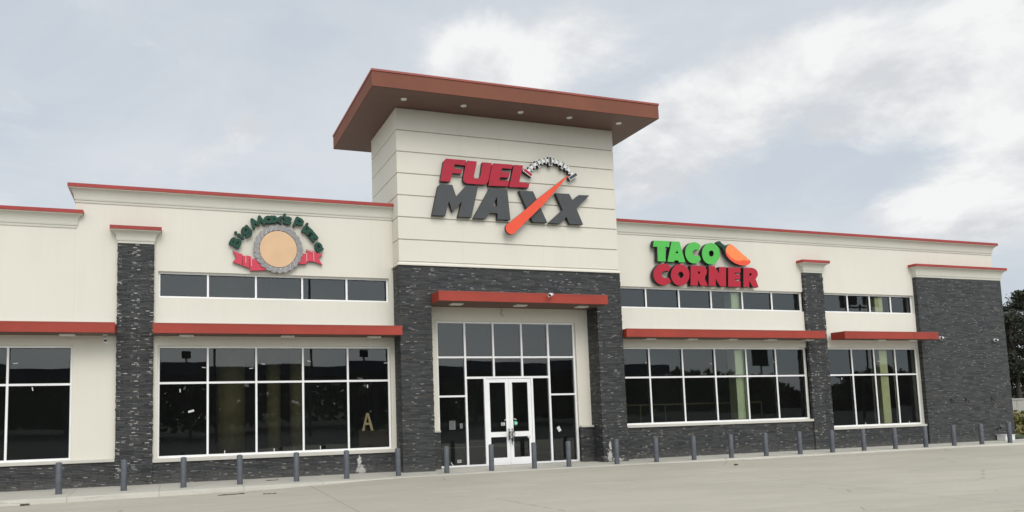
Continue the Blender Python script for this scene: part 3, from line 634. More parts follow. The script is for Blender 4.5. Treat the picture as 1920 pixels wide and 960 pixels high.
# entrance glazing: upper grid, side lights, then the pair of doors
EY = 0.104
bm = bmesh.new(); fw = 0.05; ya, yb = EY - 0.02, EY + 0.06
ex = [8.70, 9.55, 10.412, 11.295, 12.145, 13.01]
def hb(x0, x1, z, w_=fw): box(bm, x0, x1, ya, yb, z - w_ / 2, z + w_ / 2)
def vb(x, z0, z1, w_=fw): box(bm, x - w_ / 2, x + w_ / 2, ya - .004, yb + .004, z0, z1)
hb(8.70, 13.01, 4.005); hb(8.70, 13.01, 3.026); hb(9.55, 12.145, 2.455, 0.06); hb(8.70, 9.55, 1.949); hb(12.145, 13.01, 1.949)
hb(8.70, 9.55, 0.03, .06); hb(9.55, 10.1, 0.03, .06); hb(11.6, 12.145, 0.03, .06); hb(12.145, 13.01, 0.03, .06)
vb(8.725, 0.0, 4.028); vb(12.985, 0.0, 4.028); vb(9.55, 0.0, 4.028, .055); vb(12.145, 0.0, 4.028, .055); vb(10.412, 2.486, 4.028); vb(11.295, 2.486, 4.028)
vb(10.12, 0.0, 2.424, .06); vb(11.58, 0.0, 2.424, .06)
EF = obj('entrance_glazing', bm, M['white'], B); EF['label'] = 'tall white framed entrance glazing under the tower'
rr = random.Random(11); bm = bmesh.new(); rr.seed(3)
for i in range(5):
    pane_quad(bm, ex[i], ex[i + 1], 3.026, 4.01, EY + .02, rr)
    if 1 <= i <= 3: pane_quad(bm, ex[i], ex[i + 1], 2.46, 3.026, EY + .02, rr)
for a, b in ((8.70, 9.55), (12.145, 13.01)):
    pane_quad(bm, a, b, 1.95, 3.026, EY + .02, rr); pane_quad(bm, a, b, 0.03, 1.95, EY + .02, rr)
pane_quad(bm, 9.55, 10.12, 0.03, 2.455, EY + .02, rr); pane_quad(bm, 11.58, 12.145, 0.03, 2.455, EY + .02, rr)
obj('pane', bm, M['glass'], EF, fix=False)
for side, (x0, x1) in enumerate(((10.155, 10.846), (10.852, 11.545))):
    bm = bmesh.new(); st = 0.105; da, db = EY - .005, EY + .045
    box(bm, x0, x0 + st, da, db, 0.012, 2.415); box(bm, x1 - st, x1, da, db, 0.012, 2.415)
    for z0, z1 in ((0.012, 0.215), (0.79, 0.93), (2.315, 2.415)): box(bm, x0 + st, x1 - st, da + .003, db - .003, z0, z1)
    d_ = obj('door', bm, M['white'], B); d_['label'] = ('left leaf of the white entrance doors', 'right leaf of the white entrance doors')[side]
    bm = bmesh.new(); pane_quad(bm, x0 + st - .01, x1 - st + .01, 0.2, 0.8, EY + .02, rr); pane_quad(bm, x0 + st - .01, x1 - st + .01, 0.92, 2.33, EY + .02, rr); obj('pane', bm, M['glass'], d_, fix=False)
    bm = bmesh.new(); gx = x0 + st; hx = x1 - st; g = .01
    for (a, b) in ((0.215, 0.79), (0.93, 2.315)):
        for q in ((gx, gx + g, a, b), (hx - g, hx, a, b), (gx + g, hx - g, a, a + g), (gx + g, hx - g, b - g, b)): box(bm, q[0], q[1], EY + .002, EY + .018, q[2], q[3])
    obj('gasket', bm, M['gasket'], d_)
    bm = bmesh.new(); hx = x1 - .05 if side == 0 else x0 + .05
    tube(bm, (hx, EY - .07, 0.70), (hx, EY - .07, 1.02), 0.014, n=10); tube(bm, (hx, EY - .07, 0.72), (hx, EY, 0.72), 0.011, n=8); tube(bm, (hx, EY - .07, 1.0), (hx, EY, 1.0), 0.011, n=8)
    obj('handle', bm, M['steel'], d_, smooth=True)
bm = bmesh.new(); box(bm, 8.5, 13.2, -0.02, 0.1, -0.02, 0.011); obj('threshold', bm, M['walk'], B)
# tape left on the glass
def strip(parent, x, z, w_, h_, ang=0, y=0.11, mat=None, name='tape_strip'):
    bm = bmesh.new(); box(bm, -w_ / 2, w_ / 2, 0, 0.002, -h_ / 2, h_ / 2)
    bm.transform(Matrix.Translation((x, y, z)) @ Matrix.Rotation(R(ang), 4, 'Y')); return obj(name, bm, mat or M['paper'], parent)
for k, x, z in [('h', 2.553, 2.787), ('h', 3.708, 2.758), ('h', 4.011, 2.865), ('h', 5.18, 2.934), ('h', 7.255, 2.879), ('v', 1.99, 2.222), ('v', 6.741, 2.26), ('big', 2.252, 1.711), ('v', 3.055, 0.681), ('v', 4.272, 0.681), ('v', 5.456, 0.695)]:
    if k == 'h': strip(wa, x, z, .095, .02, random.choice((-6, 8, 14)))
    elif k == 'v': strip(wa, x, z, .022, .085, random.choice((-3, 4)))
    else: strip(wa, x, z, .14, .05, -14)
strip(ww, -1.643, 2.907, .10, .02, -6); strip(ww, -1.276, 2.31, .022, .085, -12)
for x, z in ((24.009, 0.76), (25.991, 0.76), (23.118, 2.289)): strip(we, x, z, .022, .075, 3)
strip(we, 24.797, 2.865, .06, .03, -10)
for x, z in ((15.46, 2.852), (17.843, 2.813), (19.058, 2.762), (20.3, 2.857)): strip(wd, x, z, .07, .018, 10)

# ================================================================== SIGNS
def curve_mesh(outer, holes, depth, bev=0.0):
    cu = bpy.data.curves.new('c', 'CURVE'); cu.dimensions = '2D'; cu.fill_mode = 'BOTH'; cu.extrude = depth / 2
    cu.bevel_depth = bev; cu.bevel_resolution = 1; cu.offset = -bev
    for pts in [outer] + list(holes):
        sp = cu.splines.new('POLY'); sp.points.add(len(pts) - 1); sp.use_cyclic_u = True
        for p, (x, z) in zip(sp.points, pts): p.co = (x, z, 0, 1)
    o = bpy.data.objects.new('c', cu); COL.objects.link(o)
    dg = bpy.context.evaluated_depsgraph_get(); me = bpy.data.meshes.new_from_object(o.evaluated_get(dg))
    bpy.data.objects.remove(o); bpy.data.curves.remove(cu)
    return me
FR = Matrix(((1, 0, 0, 0), (0, 0, -1, 0), (0, 1, 0, 0), (0, 0, 0, 1)))
def plate(name, outer, holes, yfront, depth, face, side, parent, bev=0.004):
    """solid letter or panel: outline in x, z, its face at yfront, thickness behind it"""
    me = curve_mesh(outer, holes, depth, bev)
    me.transform(Matrix.Translation((0, yfront + depth / 2, 0)) @ FR)
    return finish_plate(me, name, face, side, parent)
def finish_plate(me, name, face, side, parent):
    me.name = name; me.materials.clear(); me.materials.append(face); me.materials.append(side)
    for p in me.polygons:
        p.use_smooth = False; p.material_index = 0 if p.normal.y < -0.85 else 1
    return link(name, me, parent)
TF = -0.545
# tower sign
S1 = tag(empty('store_sign', (10.8, TF, 5.95)), 'big red and charcoal raised letters with orange needle and gauge, high on the tower', 'sign')
for k, (c_, o_, h_) in enumerate(FUEL):
    plate('letter', o_, h_, -0.68, 0.105, M['s_red'] if c_ == 'red' else M['s_grey'], M['s_dred'] if c_ == 'red' else M['s_back'], S1)
plate('needle', NEEDLE, [], -0.78, 0.075, M['s_orange'], M['s_back'], S1)
gx, gz_, gr = GAUGE
rimo, rimi = gr + 0.05, gr - 0.05
def arcpts(r_, a0, a1, n): return [(gx + r_ * math.cos(R(a0 + (a1 - a0) * i / n)), gz_ + r_ * math.sin(R(a0 + (a1 - a0) * i / n))) for i in range(n + 1)]
plate('gauge_arc', arcpts(gr + .048, 32, 148, 40) + arcpts(gr - .048, 148, 32, 40), [], -0.68, 0.10, M['s_white'], M['s_back'], S1, bev=0.003)
for a, k, rr_ in TICKS:
    hw, hl = {1: (0.020, 0.085), 2: (0.036, 0.115), 3: (0.058, 0.155), 4: (0.055, 0.135)}[k]
    def rect(hw, hl):
        e = Vector((math.cos(R(a)), math.sin(R(a)))); t = Vector((-e.y, e.x)); c = Vector((gx, gz_)) + e * rr_
        return [tuple(c + e * (sx * hl) + t * (sz * hw)) for sx, sz in ((-1, -1), (1, -1), (1, 1), (-1, 1))]
    tk = plate('gauge_tick', rect(hw, hl), [], -0.695, 0.115, M['s_white'], M['s_back'], S1, bev=0.002)
    if k > 1: plate('tick_face', rect(hw - .016, hl - .016), [], -0.700, 0.0045, M['s_red'] if (k == 3 and a > 90) else M['s_grey'], M['s_white'], tk, bev=0.0)
    else: plate('tick_face', rect(hw - .013, hl - .03), [], -0.700, 0.0045, M['s_grey'], M['s_white'], tk, bev=0.0)
# green and red sign
S2 = tag(empty('store_sign', (16.9, 0, 5.2)), 'raised green over crimson letters with an orange pepper shell, right of the tower', 'sign')
for k, (c_, o_, h_) in enumerate(TACO):
    plate('letter', o_, h_, -0.2 - 0.003 * (k % 2), 0.135, M['s_green'] if c_ == 'green' else M['s_red2'], M['s_back'], S2)
plate('pepper_shell', SHELL, [], -0.205, 0.12, M['s_lorange'], M['s_back'], S2)
plate('pepper_stem', STEM, [], -0.19, 0.11, M['s_dgreen'], M['s_back'], S2)
plate('shell_rim', SHELL_LOW, [], -0.212, 0.0065, M['s_orange'], M['s_orange'], S2, bev=0.0)
# round sign with banner and arched letters
S3 = tag(empty('store_sign', (4.38, 0, 5.2)), 'round grey rope ring and red banner under arched dark green letters, left of the tower', 'sign')
cx, cz, RO = 4.383, 5.812, 0.635
circ = lambda r_, n=72: [(cx + r_ * math.cos(2 * math.pi * i / n), cz + r_ * math.sin(2 * math.pi * i / n)) for i in range(n)]
for i, p_ in enumerate(BANNER):
    dy = (0, .010, .020, 0, .010, .020)[i]
    bn = plate('banner', p_, [], -0.085 - dy, 0.05, M['s_ban'], M['s_dred'], S3)
plate('ring_back', circ(RO - 0.035), [], -0.118, 0.07, M['s_white'], M['s_back'], S3)
plate('disc', circ(0.475), [], -0.126, 0.0075, M['s_tan'], M['s_tan'], S3, bev=0)
plate('ring_line', circ(0.487), [circ(0.475)], -0.127, 0.008, M['s_grey'], M['s_grey'], S3, bev=0)
NR = 24
allm = bmesh.new()
for i in range(NR):
    a = 2 * math.pi * i / NR; da = 2 * math.pi / NR
    # one strand of the rope: a slanted lozenge, rounded where it meets the rim
    L_ = [(0.494 + 0.135 * t, -0.43 + 0.95 * t ** 1.3) for t in (0, .2, .4, .6, .8, .93)]; R_ = [(0.494 + 0.135 * t, 0.43 + 0.95 * t ** 1.3) for t in (.86, .7, .5, .3, .1, 0)]
    pts = [(cx + r_ * math.cos(a - da * t_), cz + r_ * math.sin(a - da * t_)) for r_, t_ in L_ + [(0.637, 0.86), (0.632, 1.08)] + R_]
    me = curve_mesh(pts, [], 0.03, 0.0); me.transform(Matrix.Translation((0, -0.134 + 0.015 - 0.0015 * (i % 2), 0)) @ FR)
    allm.from_mesh(me); bpy.data.meshes.remove(me)
me = bpy.data.meshes.new('rope_ring'); allm.to_mesh(me); allm.free()
finish_plate(me, 'rope_ring', M['s_rope'], M['s_back'], S3)
for (q0, q1) in [((3.562, 5.625), (3.562, 5.42)), ((3.562, 5.625), (3.70, 5.605)), ((3.700, 5.565), (3.700, 5.35)), ((3.700, 5.565), (3.83, 5.57)), ((5.117, 5.73), (5.115, 5.52)), ((5.117, 5.73), (5.02, 5.735)), ((5.295, 5.77), (5.302, 5.53)), ((5.295, 5.77), (5.13, 5.82))]:
    d = (Vector(q1) - Vector(q0)).normalized() * 1; t_ = Vector((-d.y, d.x)) * 0.007
    yy = -0.112
    plate('banner_line', [tuple(Vector(q0) + t_), tuple(Vector(q0) - t_), tuple(Vector(q1) - t_), tuple(Vector(q1) + t_)], [], yy, 0.006, M['s_line'], M['s_line'], S3, bev=0)
def ell2(cx, cy, rx, ry, n=12): return [(cx + rx * math.cos(2 * math.pi * i / n), cy + ry * math.sin(2 * math.pi * i / n)) for i in range(n + 1)]
GLYPH = {  # strokes in units of the capital height
 'B': [[(.13, .12), (.13, .88)], [(.13, .88), (.42, .88), (.56, .80), (.56, .66), (.44, .54), (.13, .53)], [(.44, .53), (.60, .44), (.64, .30), (.56, .16), (.42, .12), (.13, .12)]],
 'i': [[(.13, .10), (.13, .56)], [(.13, .86), (.13, .89)]],
 'g': [ell2(.37, .34, .25, .24), [(.64, .58), (.64, -.02), (.52, -.17), (.34, -.20), (.16, -.14)]],
 'M': [[(.10, .11), (.22, .86), (.52, .26), (.82, .86), (.94, .11)]],
 'a': [ell2(.37, .34, .25, .24), [(.64, .58), (.64, .11)]],
 'x': [[(.12, .58), (.62, .10)], [(.62, .58), (.12, .10)]],
 "'": [[(.12, .98), (.08, .76)]],
 's': [[(.54, .54), (.36, .60), (.16, .54), (.18, .42), (.44, .30), (.54, .20), (.42, .09), (.12, .12)]],
 'P': [[(.13, .10), (.13, .88)], [(.13, .88), (.44, .88), (.62, .78), (.62, .58), (.46, .46), (.13, .46)]],
 'z': [[(.12, .57), (.58, .57)], [(.58, .57), (.12, .12)], [(.12, .12), (.62, .12)]]}
CAPH, SW = 0.28, 0.135
for ch, x, z, ang in ARC_LETTERS:
    bm = bmesh.new(); k = 0; allp = [p for st in GLYPH[ch] for p in st]
    cxm = (min(p[0] for p in allp) + max(p[0] for p in allp)) / 2; cym = (min(p[1] for p in allp) + max(p[1] for p in allp)) / 2
    sx = CAPH * 1.22; hw = SW * CAPH
    for st in GLYPH[ch]:
        pts = [Vector(((p[0] - cxm) * sx, (p[1] - cym) * CAPH)) for p in st]
        for a_, b_ in zip(pts, pts[1:]):
            d_ = (b_ - a_).normalized(); nn = Vector((-d_.y, d_.x)); k += 1; dy = -0.0005 * k
            out_ = []
            for c_, s0 in ((b_, -90), (a_, 90)):
                for q in range(7):
                    t_ = R(s0 + q * 30); out_.append(c_ + d_ * (hw * math.cos(t_)) + nn * (hw * math.sin(t_)))
            fr_ = [bm.verts.new((p.x, -0.045 + dy, p.y)) for p in out_]; bk = [bm.verts.new((p.x, 0.045 + dy, p.y)) for p in out_]
            bm.faces.new(fr_); bm.faces.new(bk[::-1])
            for q in range(len(out_)): bm.faces.new((fr_[q], fr_[q - 1], bk[q - 1], bk[q]))
    bmesh.ops.recalc_face_normals(bm, faces=bm.faces[:]); me = bpy.data.meshes.new('letter'); bm.to_mesh(me); bm.free()
    me.transform(Matrix.Translation((x, -0.07, z)) @ Matrix.Rotation(R(-ang), 4, 'Y'))
    finish_plate(me, 'letter', M['s_dgreen'], M['s_back'], S3)

# ================================================================== BOLLARDS
BX = [-.497, .805, 2.062, 3.31, 4.613, 5.828, 7.133, 8.412, 9.644, 10.868, 11.897, 13.378, 14.65, 15.918, 17.214, 18.469, 19.745, 20.99, 22.253, 23.56, 24.867, 26.148, 27.407, 28.74]
BL = ['slate grey bollard nearest the left edge, before the low left wing',
 'slate grey bollard standing before the left stone pillar',
 'slate grey bollard before the leftmost pane of the five bay window',
 'slate grey bollard before the second pane of the five bay window',
 'slate grey bollard before the middle pane of the five bay window',
 'slate grey bollard below the wooden letter in the window, left of it',
 'slate grey bollard before the left front corner of the tower',
 'slate grey bollard at the left edge of the entrance glazing',
 'slate grey bollard overlapping the left leaf of the entrance doors',
 'slate grey bollard at the right edge of the entrance doors',
 'slate grey bollard before the right hand side light of the entrance',
 'slate grey bollard beside the white lime stain on the right tower pier',
 'first slate grey bollard right of the tower, before the stone base',
 'second slate grey bollard right of the tower, before the stone base',
 'third slate grey bollard right of the tower, left of the pale green column',
 'slate grey bollard on the kerb right of the pale green column',
 'slate grey bollard before the right end of the six bay window',
 'slate grey bollard just before the right stone pillar',
 'slate grey bollard below the left end of the four bay window',
 'slate grey bollard below the pale yellow column of the four bay window',
 'slate grey bollard where the four bay window meets the right stone wall',
 'third bollard from the right end, before the right stone wall',
 'second bollard from the right end, before the right stone wall',
 'last slate grey bollard on the right, before the white box']
bm = bmesh.new(); tube(bm, (0, 0, -0.12), (0, 0, 0.655), 0.066, n=28, cap=False)
n_ = 28; rows = []
for r_, z in ((0.066, .655), (0.060, .668), (0.042, .677), (0.018, .681)):
    rows.append([bm.verts.new((r_ * math.cos(2 * math.pi * i / n_), r_ * math.sin(2 * math.pi * i / n_), z)) for i in range(n_)])
for a, b in zip(rows, rows[1:]):
    for i in range(n_): bm.faces.new((a[i], a[(i + 1) % n_], b[(i + 1) % n_], b[i]))
bm.faces.new(rows[-1]); bmesh.ops.remove_doubles(bm, verts=bm.verts[:], dist=1e-4)
b0 = obj('bollard', bm, M['bollard'], smooth=True)
for i, x in enumerate(BX):
    o = b0 if i == 0 else b0.copy()
    if i: COL.objects.link(o)
    o.location = (x, -1.256 + random.uniform(-.01, .01), 0); o.rotation_euler = (R(random.uniform(-.5, .5)), R(random.uniform(-.6, .6)), random.uniform(0, 6))
    tag(o, BL[i], 'bollard', 'grey bollards along the kerb')

# ================================================================== SMALL THINGS
def security_camera(x, y, z, label, aim=(-0.55, -0.8, -0.25), drop=0.0):
    r_ = tag(empty('security_camera', (x, y, z)), label, 'camera', 'white security cameras')
    bm = bmesh.new()
    if drop: tube(bm, (x, y, z), (x, y, z - .035), 0.05, n=16); p = Vector((x, y, z - .035)); q = p + Vector((0, -.02, -.04))
    else: tube(bm, (x, y, z), (x, y - .035, z), 0.05, n=16); p = Vector((x, y - .035, z)); q = p + Vector((0, -.06, -.01))
    tube(bm, p, q, 0.017, n=10); obj('mount', bm, M['plastic'], r_)
    a = Vector(aim).normalized(); bm = bmesh.new(); tube(bm, q - a * .05, q + a * .13, 0.040, n=18); tube(bm, q + a * .13, q + a * .16, 0.043, 0.046, n=18, cap=False)
    bd = obj('body', bm, M['plastic'], r_)
    for pl in bd.data.polygons: pl.use_smooth = len(pl.vertices) == 4
    bm = bmesh.new(); tube(bm, q + a * .131, q + a * .136, 0.033, n=16); obj('lens', bm, M['black'], r_)
security_camera(27.45, -0.141, 3.665, 'white bullet camera on the right stone wall, the one nearer the canopy', (-.9, -.35, -.1))
security_camera(30.15, -0.141, 3.60, 'white bullet camera on the right stone wall, near its outer edge', (-.9, -.35, -.1))
security_camera(11.60, -1.138, 4.645, 'white bullet camera on the front edge of the entrance canopy', (-.75, -.6, -.25))
security_camera(0.306, -0.30, 3.553, 'white camera hanging under the left canopy beside the left stone pillar', (.1, -.8, -.6), 1)
for k, (x, z, lab) in enumerate([(27.72, 1.48, 'small dark bracket low on the right stone wall, leftmost of three'), (28.43, 1.485, 'small dark bracket low on the right stone wall, middle of three'), (29.73, 1.478, 'small dark bracket low on the right stone wall, rightmost of three')]):
    bm = bmesh.new(); box(bm, x - .03, x + .03, -.155, -.138, z - .07, z + .07); tube(bm, (x, -.155, z + .03), (x, -.24, z - .04), .014, n=10); tube(bm, (x, -.24, z - .04), (x, -.26, z - .10), .022, n=10)
    o = obj('wall_bracket', bm, M['black'], origin=(x, -.14, z)); tag(o, lab, 'bracket', 'dark brackets on the right stone wall')
# white box and small spotlight at the right end
r_ = tag(empty('utility_box', (29.98, -.32, 0)), 'low white utility box at the foot of the right stone wall', 'box')
bm = bmesh.new(); box(bm, 29.76, 30.24, -.46, -.17, 0, .19); bevel(bm, .008, 1); obj('body', bm, M['plastic'], r_)
bm = bmesh.new(); box(bm, 29.745, 30.255, -.475, -.155, .191, .21); obj('lid', bm, M['plastic'], r_)
r_ = tag(empty('spotlight', (29.95, -.14, .42)), 'small black and silver spotlight on the stone above the white box', 'spotlight')
bm = bmesh.new(); box(bm, 29.92, 29.98, -.16, -.139, .36, .46); tube(bm, (29.95, -.16, .40), (29.92, -.24, .44), .014, n=8); obj('bracket', bm, M['steel'], r_)
bm = bmesh.new(); tube(bm, (29.94, -.20, .42), (29.84, -.32, .52), .035, .06, n=16); obj('head', bm, M['black'], r_)
# loose wire above the door glazing
bm = bmesh.new(); P = [(10.62, -.02, 4.41), (10.66, -.05, 4.33), (10.62, -.03, 4.27), (10.70, -.05, 4.18)]
for a, b in zip(P, P[1:]): tube(bm, a, b, .006, n=6)
tag(obj('loose_wire', bm, M['black'], origin=P[0]), 'loose black wire hanging over the entrance glazing', 'wire')
# chain and padlock on the door handles
r_ = tag(empty('door_chain', (10.85, .03, .75)), 'dark chain and padlock wound round the entrance door handles', 'chain')
def torus_link(bm, c, q, a=.022, b=.014, t=.0045, n=12, m_=6):
    rows = []
    for i in range(n):
        u = 2 * math.pi * i / n; ctr = Vector((a * math.cos(u), b * math.sin(u), 0)); dr = Vector((math.cos(u), math.sin(u), 0))
        rows.append([bm.verts.new(Vector(c) + q @ (ctr + dr * t * math.cos(2 * math.pi * j / m_) + Vector((0, 0, t * math.sin(2 * math.pi * j / m_))))) for j in range(m_)])
    for i in range(n):
        for j in range(m_): bm.faces.new((rows[i][j], rows[(i + 1) % n][j], rows[(i + 1) % n][(j + 1) % m_], rows[i][(j + 1) % m_]))
bm = bmesh.new()
def chain_line(p, q, sag=0.0):
    p, q = Vector(p), Vector(q); n = max(2, int((q - p).length / .033))
    for i in range(n + 1):
        t = i / n; c = p.lerp(q, t); c.z -= sag * 4 * t * (1 - t); tq = (q - p).to_track_quat('X', 'Z') @ Euler((R(90 * (i % 2) + 20), 0, 0)).to_quaternion(); torus_link(bm, c, tq)
chain_line((10.78, -.0, .93), (10.92, -.0, .78)); chain_line((10.92, -.0, .93), (10.78, -.0, .78)); chain_line((10.78, .0, .93), (10.92, .0, .93), .01); chain_line((10.78, -.01, .79), (10.92, -.01, .76), .05); chain_line((10.86, -.01, .76), (10.87, -.01, .56)); chain_line((10.83, -.01, .72), (10.85, -.01, .62)); chain_line((10.76, .0, .92), (10.76, .0, .76)); chain_line((10.94, .0, .92), (10.94, .0, .76))
obj('chain', bm, M['darksteel'], r_)
bm = bmesh.new(); box(bm, 10.835, 10.885, -.035, -.012, .66, .72); bevel(bm, .006, 2); tube(bm, (10.845, -.023, .72), (10.845, -.023, .75), .005, n=8); tube(bm, (10.875, -.023, .72), (10.875, -.023, .75), .005, n=8); tube(bm, (10.843, -.023, .75), (10.877, -.023, .75), .005, n=8)
obj('padlock', bm, M['darksteel'], r_)
# notices on the entrance glass
def notice(x, z, w_, h_, ang, label, mat='paper', cat='notice', name='paper_notice'):
    bm = bmesh.new(); box(bm, -w_ / 2, w_ / 2, -.002, 0, -h_ / 2, h_ / 2); bm.transform(Matrix.Translation((x, .1, z)) @ Matrix.Rotation(R(ang), 4, 'Y'))
    o = obj(name, bm, M[mat], origin=(x, .1, z)); return tag(o, label, cat)
def lines(x, z, w_, n, pitch, parent, mat='gasket'):
    bm = bmesh.new()
    for i in range(n): box(bm, x - w_ / 2, x - w_ / 2 + w_ * (1 if i % 3 else .7), .0945, .0965, z - i * pitch - .004, z - i * pitch + .004)
    return obj('print', bm, M[mat], parent)
n1 = notice(9.117, 1.161, .18, .24, 0, 'grey printed sheet on the glass left of the doors', 'steel'); n1.data.materials[0] = paint('grey_sheet', (.16, .165, .165), .8)
bm = bmesh.new(); box(bm, 9.04, 9.19, .0945, .0965, 1.24, 1.262); 
for i in range(6): box(bm, 9.045, 9.185 - .02 * (i % 2), .0945, .0965, 1.205 - i * .027, 1.213 - i * .027)
obj('print', bm, M['s_grey'], n1)
notice(9.378, 1.134, .085, .14, 0, 'small upright grey sheet on the glass left of the doors').data.materials[0] = bpy.data.materials['grey_sheet']
notice(9.292, 0.172, .13, .09, 0, 'small white card low on the glass left of the doors').data.materials[0] = paint('dull_card', (.30, .30, .29), .8)
notice(9.084, 0.099, .022, .13, -35, 'white tape scrap low on the glass left of the doors', name='tape_scrap', cat='tape')
n2 = notice(10.640, 1.147, .12, .085, 0, 'small white sticker on the left door leaf'); lines(10.64, 1.165, .09, 3, .02, n2)
notice(10.715, 1.263, .065, .022, -35, 'white tape scrap on the left door leaf', name='tape_scrap', cat='tape')
notice(11.02, 1.275, .08, .025, 15, 'white tape scrap on the right door leaf', name='tape_scrap', cat='tape')
bm = bmesh.new(); tube(bm, (11.03, .1, 1.165), (11.03, .096, 1.165), .062, n=24); n3 = tag(obj('round_sticker', bm, M['greenpaper'], origin=(11.03, .1, 1.165)), 'round green and white sticker on the right door leaf', 'sticker')
bm = bmesh.new(); tube(bm, (11.04, .0955, 1.16), (11.04, .0935, 1.16), .030, n=18); box(bm, 10.995, 11.03, .0938, .0955, 1.175, 1.188); obj('print', bm, M['paper'], n3)
notice(11.43, .765, .09, .05, 0, 'small white sticker at the mid rail of the right door').location.y -= .012
notice(12.398, 0.955, .10, .15, -28, 'tilted pale card on the glass right of the doors')
# wooden letter in the window, standing on a brown carton
bm = bmesh.new(); box(bm, 6.50, 7.30, .20, .67, .012, 1.085); bevel(bm, .008, 1); ct_ = tag(obj('carton', bm, M['card'], origin=(6.9, .5, .012)), 'tall brown carton inside the window, under the wooden letter', 'carton')
bm = bmesh.new(); box(bm, 6.505, 7.295, .198, .1995, .70, .74); obj('tape', bm, M['card'], ct_)
plate('wooden_letter', [(6.60, 1.09), (6.665, 1.09), (6.695, 1.24), (6.80, 1.24), (6.845, 1.09), (6.915, 1.09), (6.785, 1.56), (6.72, 1.56)], [[(6.71, 1.295), (6.755, 1.47), (6.795, 1.295)]], 0.22, 0.04, M['wood'], M['wood'], None)
wl_ = bpy.data.objects['wooden_letter']; tag(wl_, 'pale plywood letter A standing in the shop window', 'letter')
# railing inside the right storefront
r_ = tag(empty('interior_railing', (18.4, 1.5, .012)), 'thin olive pipe railing behind the six bay window', 'railing')
bm = bmesh.new(); tube(bm, (14.6, 1.5, 1.57), (21.0, 1.5, 1.57), .022, n=10); obj('rail', bm, M['olive'], r_)
for x in (16.15, 17.1, 21.0):
    bm = bmesh.new(); tube(bm, (x, 1.5, .012), (x, 1.5, 1.56), .018, n=10); obj('post', bm, M['olive'], r_)
# litter on the kerb and drive
for (x, y, l, w_, a, lab, z) in [(-.995, -2.15, .16, .07, 20, 'dark crumpled leaf litter at the foot of the left kerb', None), (3.03, -2.35, .55, .05, 4, 'long flat brown stick on the drive near the left kerb', None), (3.81, -2.70, .28, .035, -10, 'short dark stick on the drive near the left kerb', None), (4.11, -.72, .30, .03, 2, 'thin brown stick lying on the sidewalk', 0.0), (15.81, -3.0, .10, .06, 30, 'small dark scrap on the drive right of the entrance', None)]:
    bm = bmesh.new(); rr = random.Random(int(x * 10)); z0 = lotz(x) if z is None else z; z0 += .001
    ns = 6
    for i in range(ns):
        a0 = -l / 2 + l * i / ns; a1 = a0 + l / ns * 1.1; o1 = rr.uniform(-.01, .01)
        box(bm, a0, a1, -w_ / 2 + o1, w_ / 2 + o1 * .5, 0, rr.uniform(.008, .02) + (0.02 if l < .2 else 0))
    bm.transform(Matrix.Translation((x, y, z0)) @ Matrix.Rotation(R(a), 4, 'Z')); tag(obj('debris', bm, M['stick'], origin=(x, y, z0)), lab, 'debris')

# ================================================================== BEYOND THE RIGHT END
bm = bmesh.new(); box(bm, 46.3, 75, 10, 10.25, -.28, 1.28); box(bm, 46.25, 75, 9.96, 10.29, 1.281, 1.36)
tag(obj('boundary_wall', bm, M['wallc'], origin=(46.3, 10, -.28)), 'low pale concrete wall beyond the right end of the building', 'wall')
def quads(name, P, S, mat, parent, seed, up=0.3):
    """many small leaf faces round the points P with half sizes S"""
    rg = np.random.default_rng(seed); n = len(P)
    u = rg.normal(size=(n, 3)); u /= np.linalg.norm(u, axis=1)[:, None]; v = np.cross(u, rg.normal(size=(n, 3))); v /= np.linalg.norm(v, axis=1)[:, None]
    u *= S[:, None]; v *= S[:, None] * 0.55
    V = np.stack([P - u, P - v * .9, P + u, P + v], 1).reshape(-1, 3)
    me = bpy.data.meshes.new(name); me.vertices.add(4 * n); me.vertices.foreach_set('co', V.astype(np.float32).ravel())
    me.loops.add(4 * n); me.loops.foreach_set('vertex_index', np.arange(4 * n, dtype=np.int32)); me.polygons.add(n); me.polygons.foreach_set('loop_start', np.arange(0, 4 * n, 4, dtype=np.int32)); me.update(); me.validate()
    me.materials.append(mat)
    return link(name, me, parent)
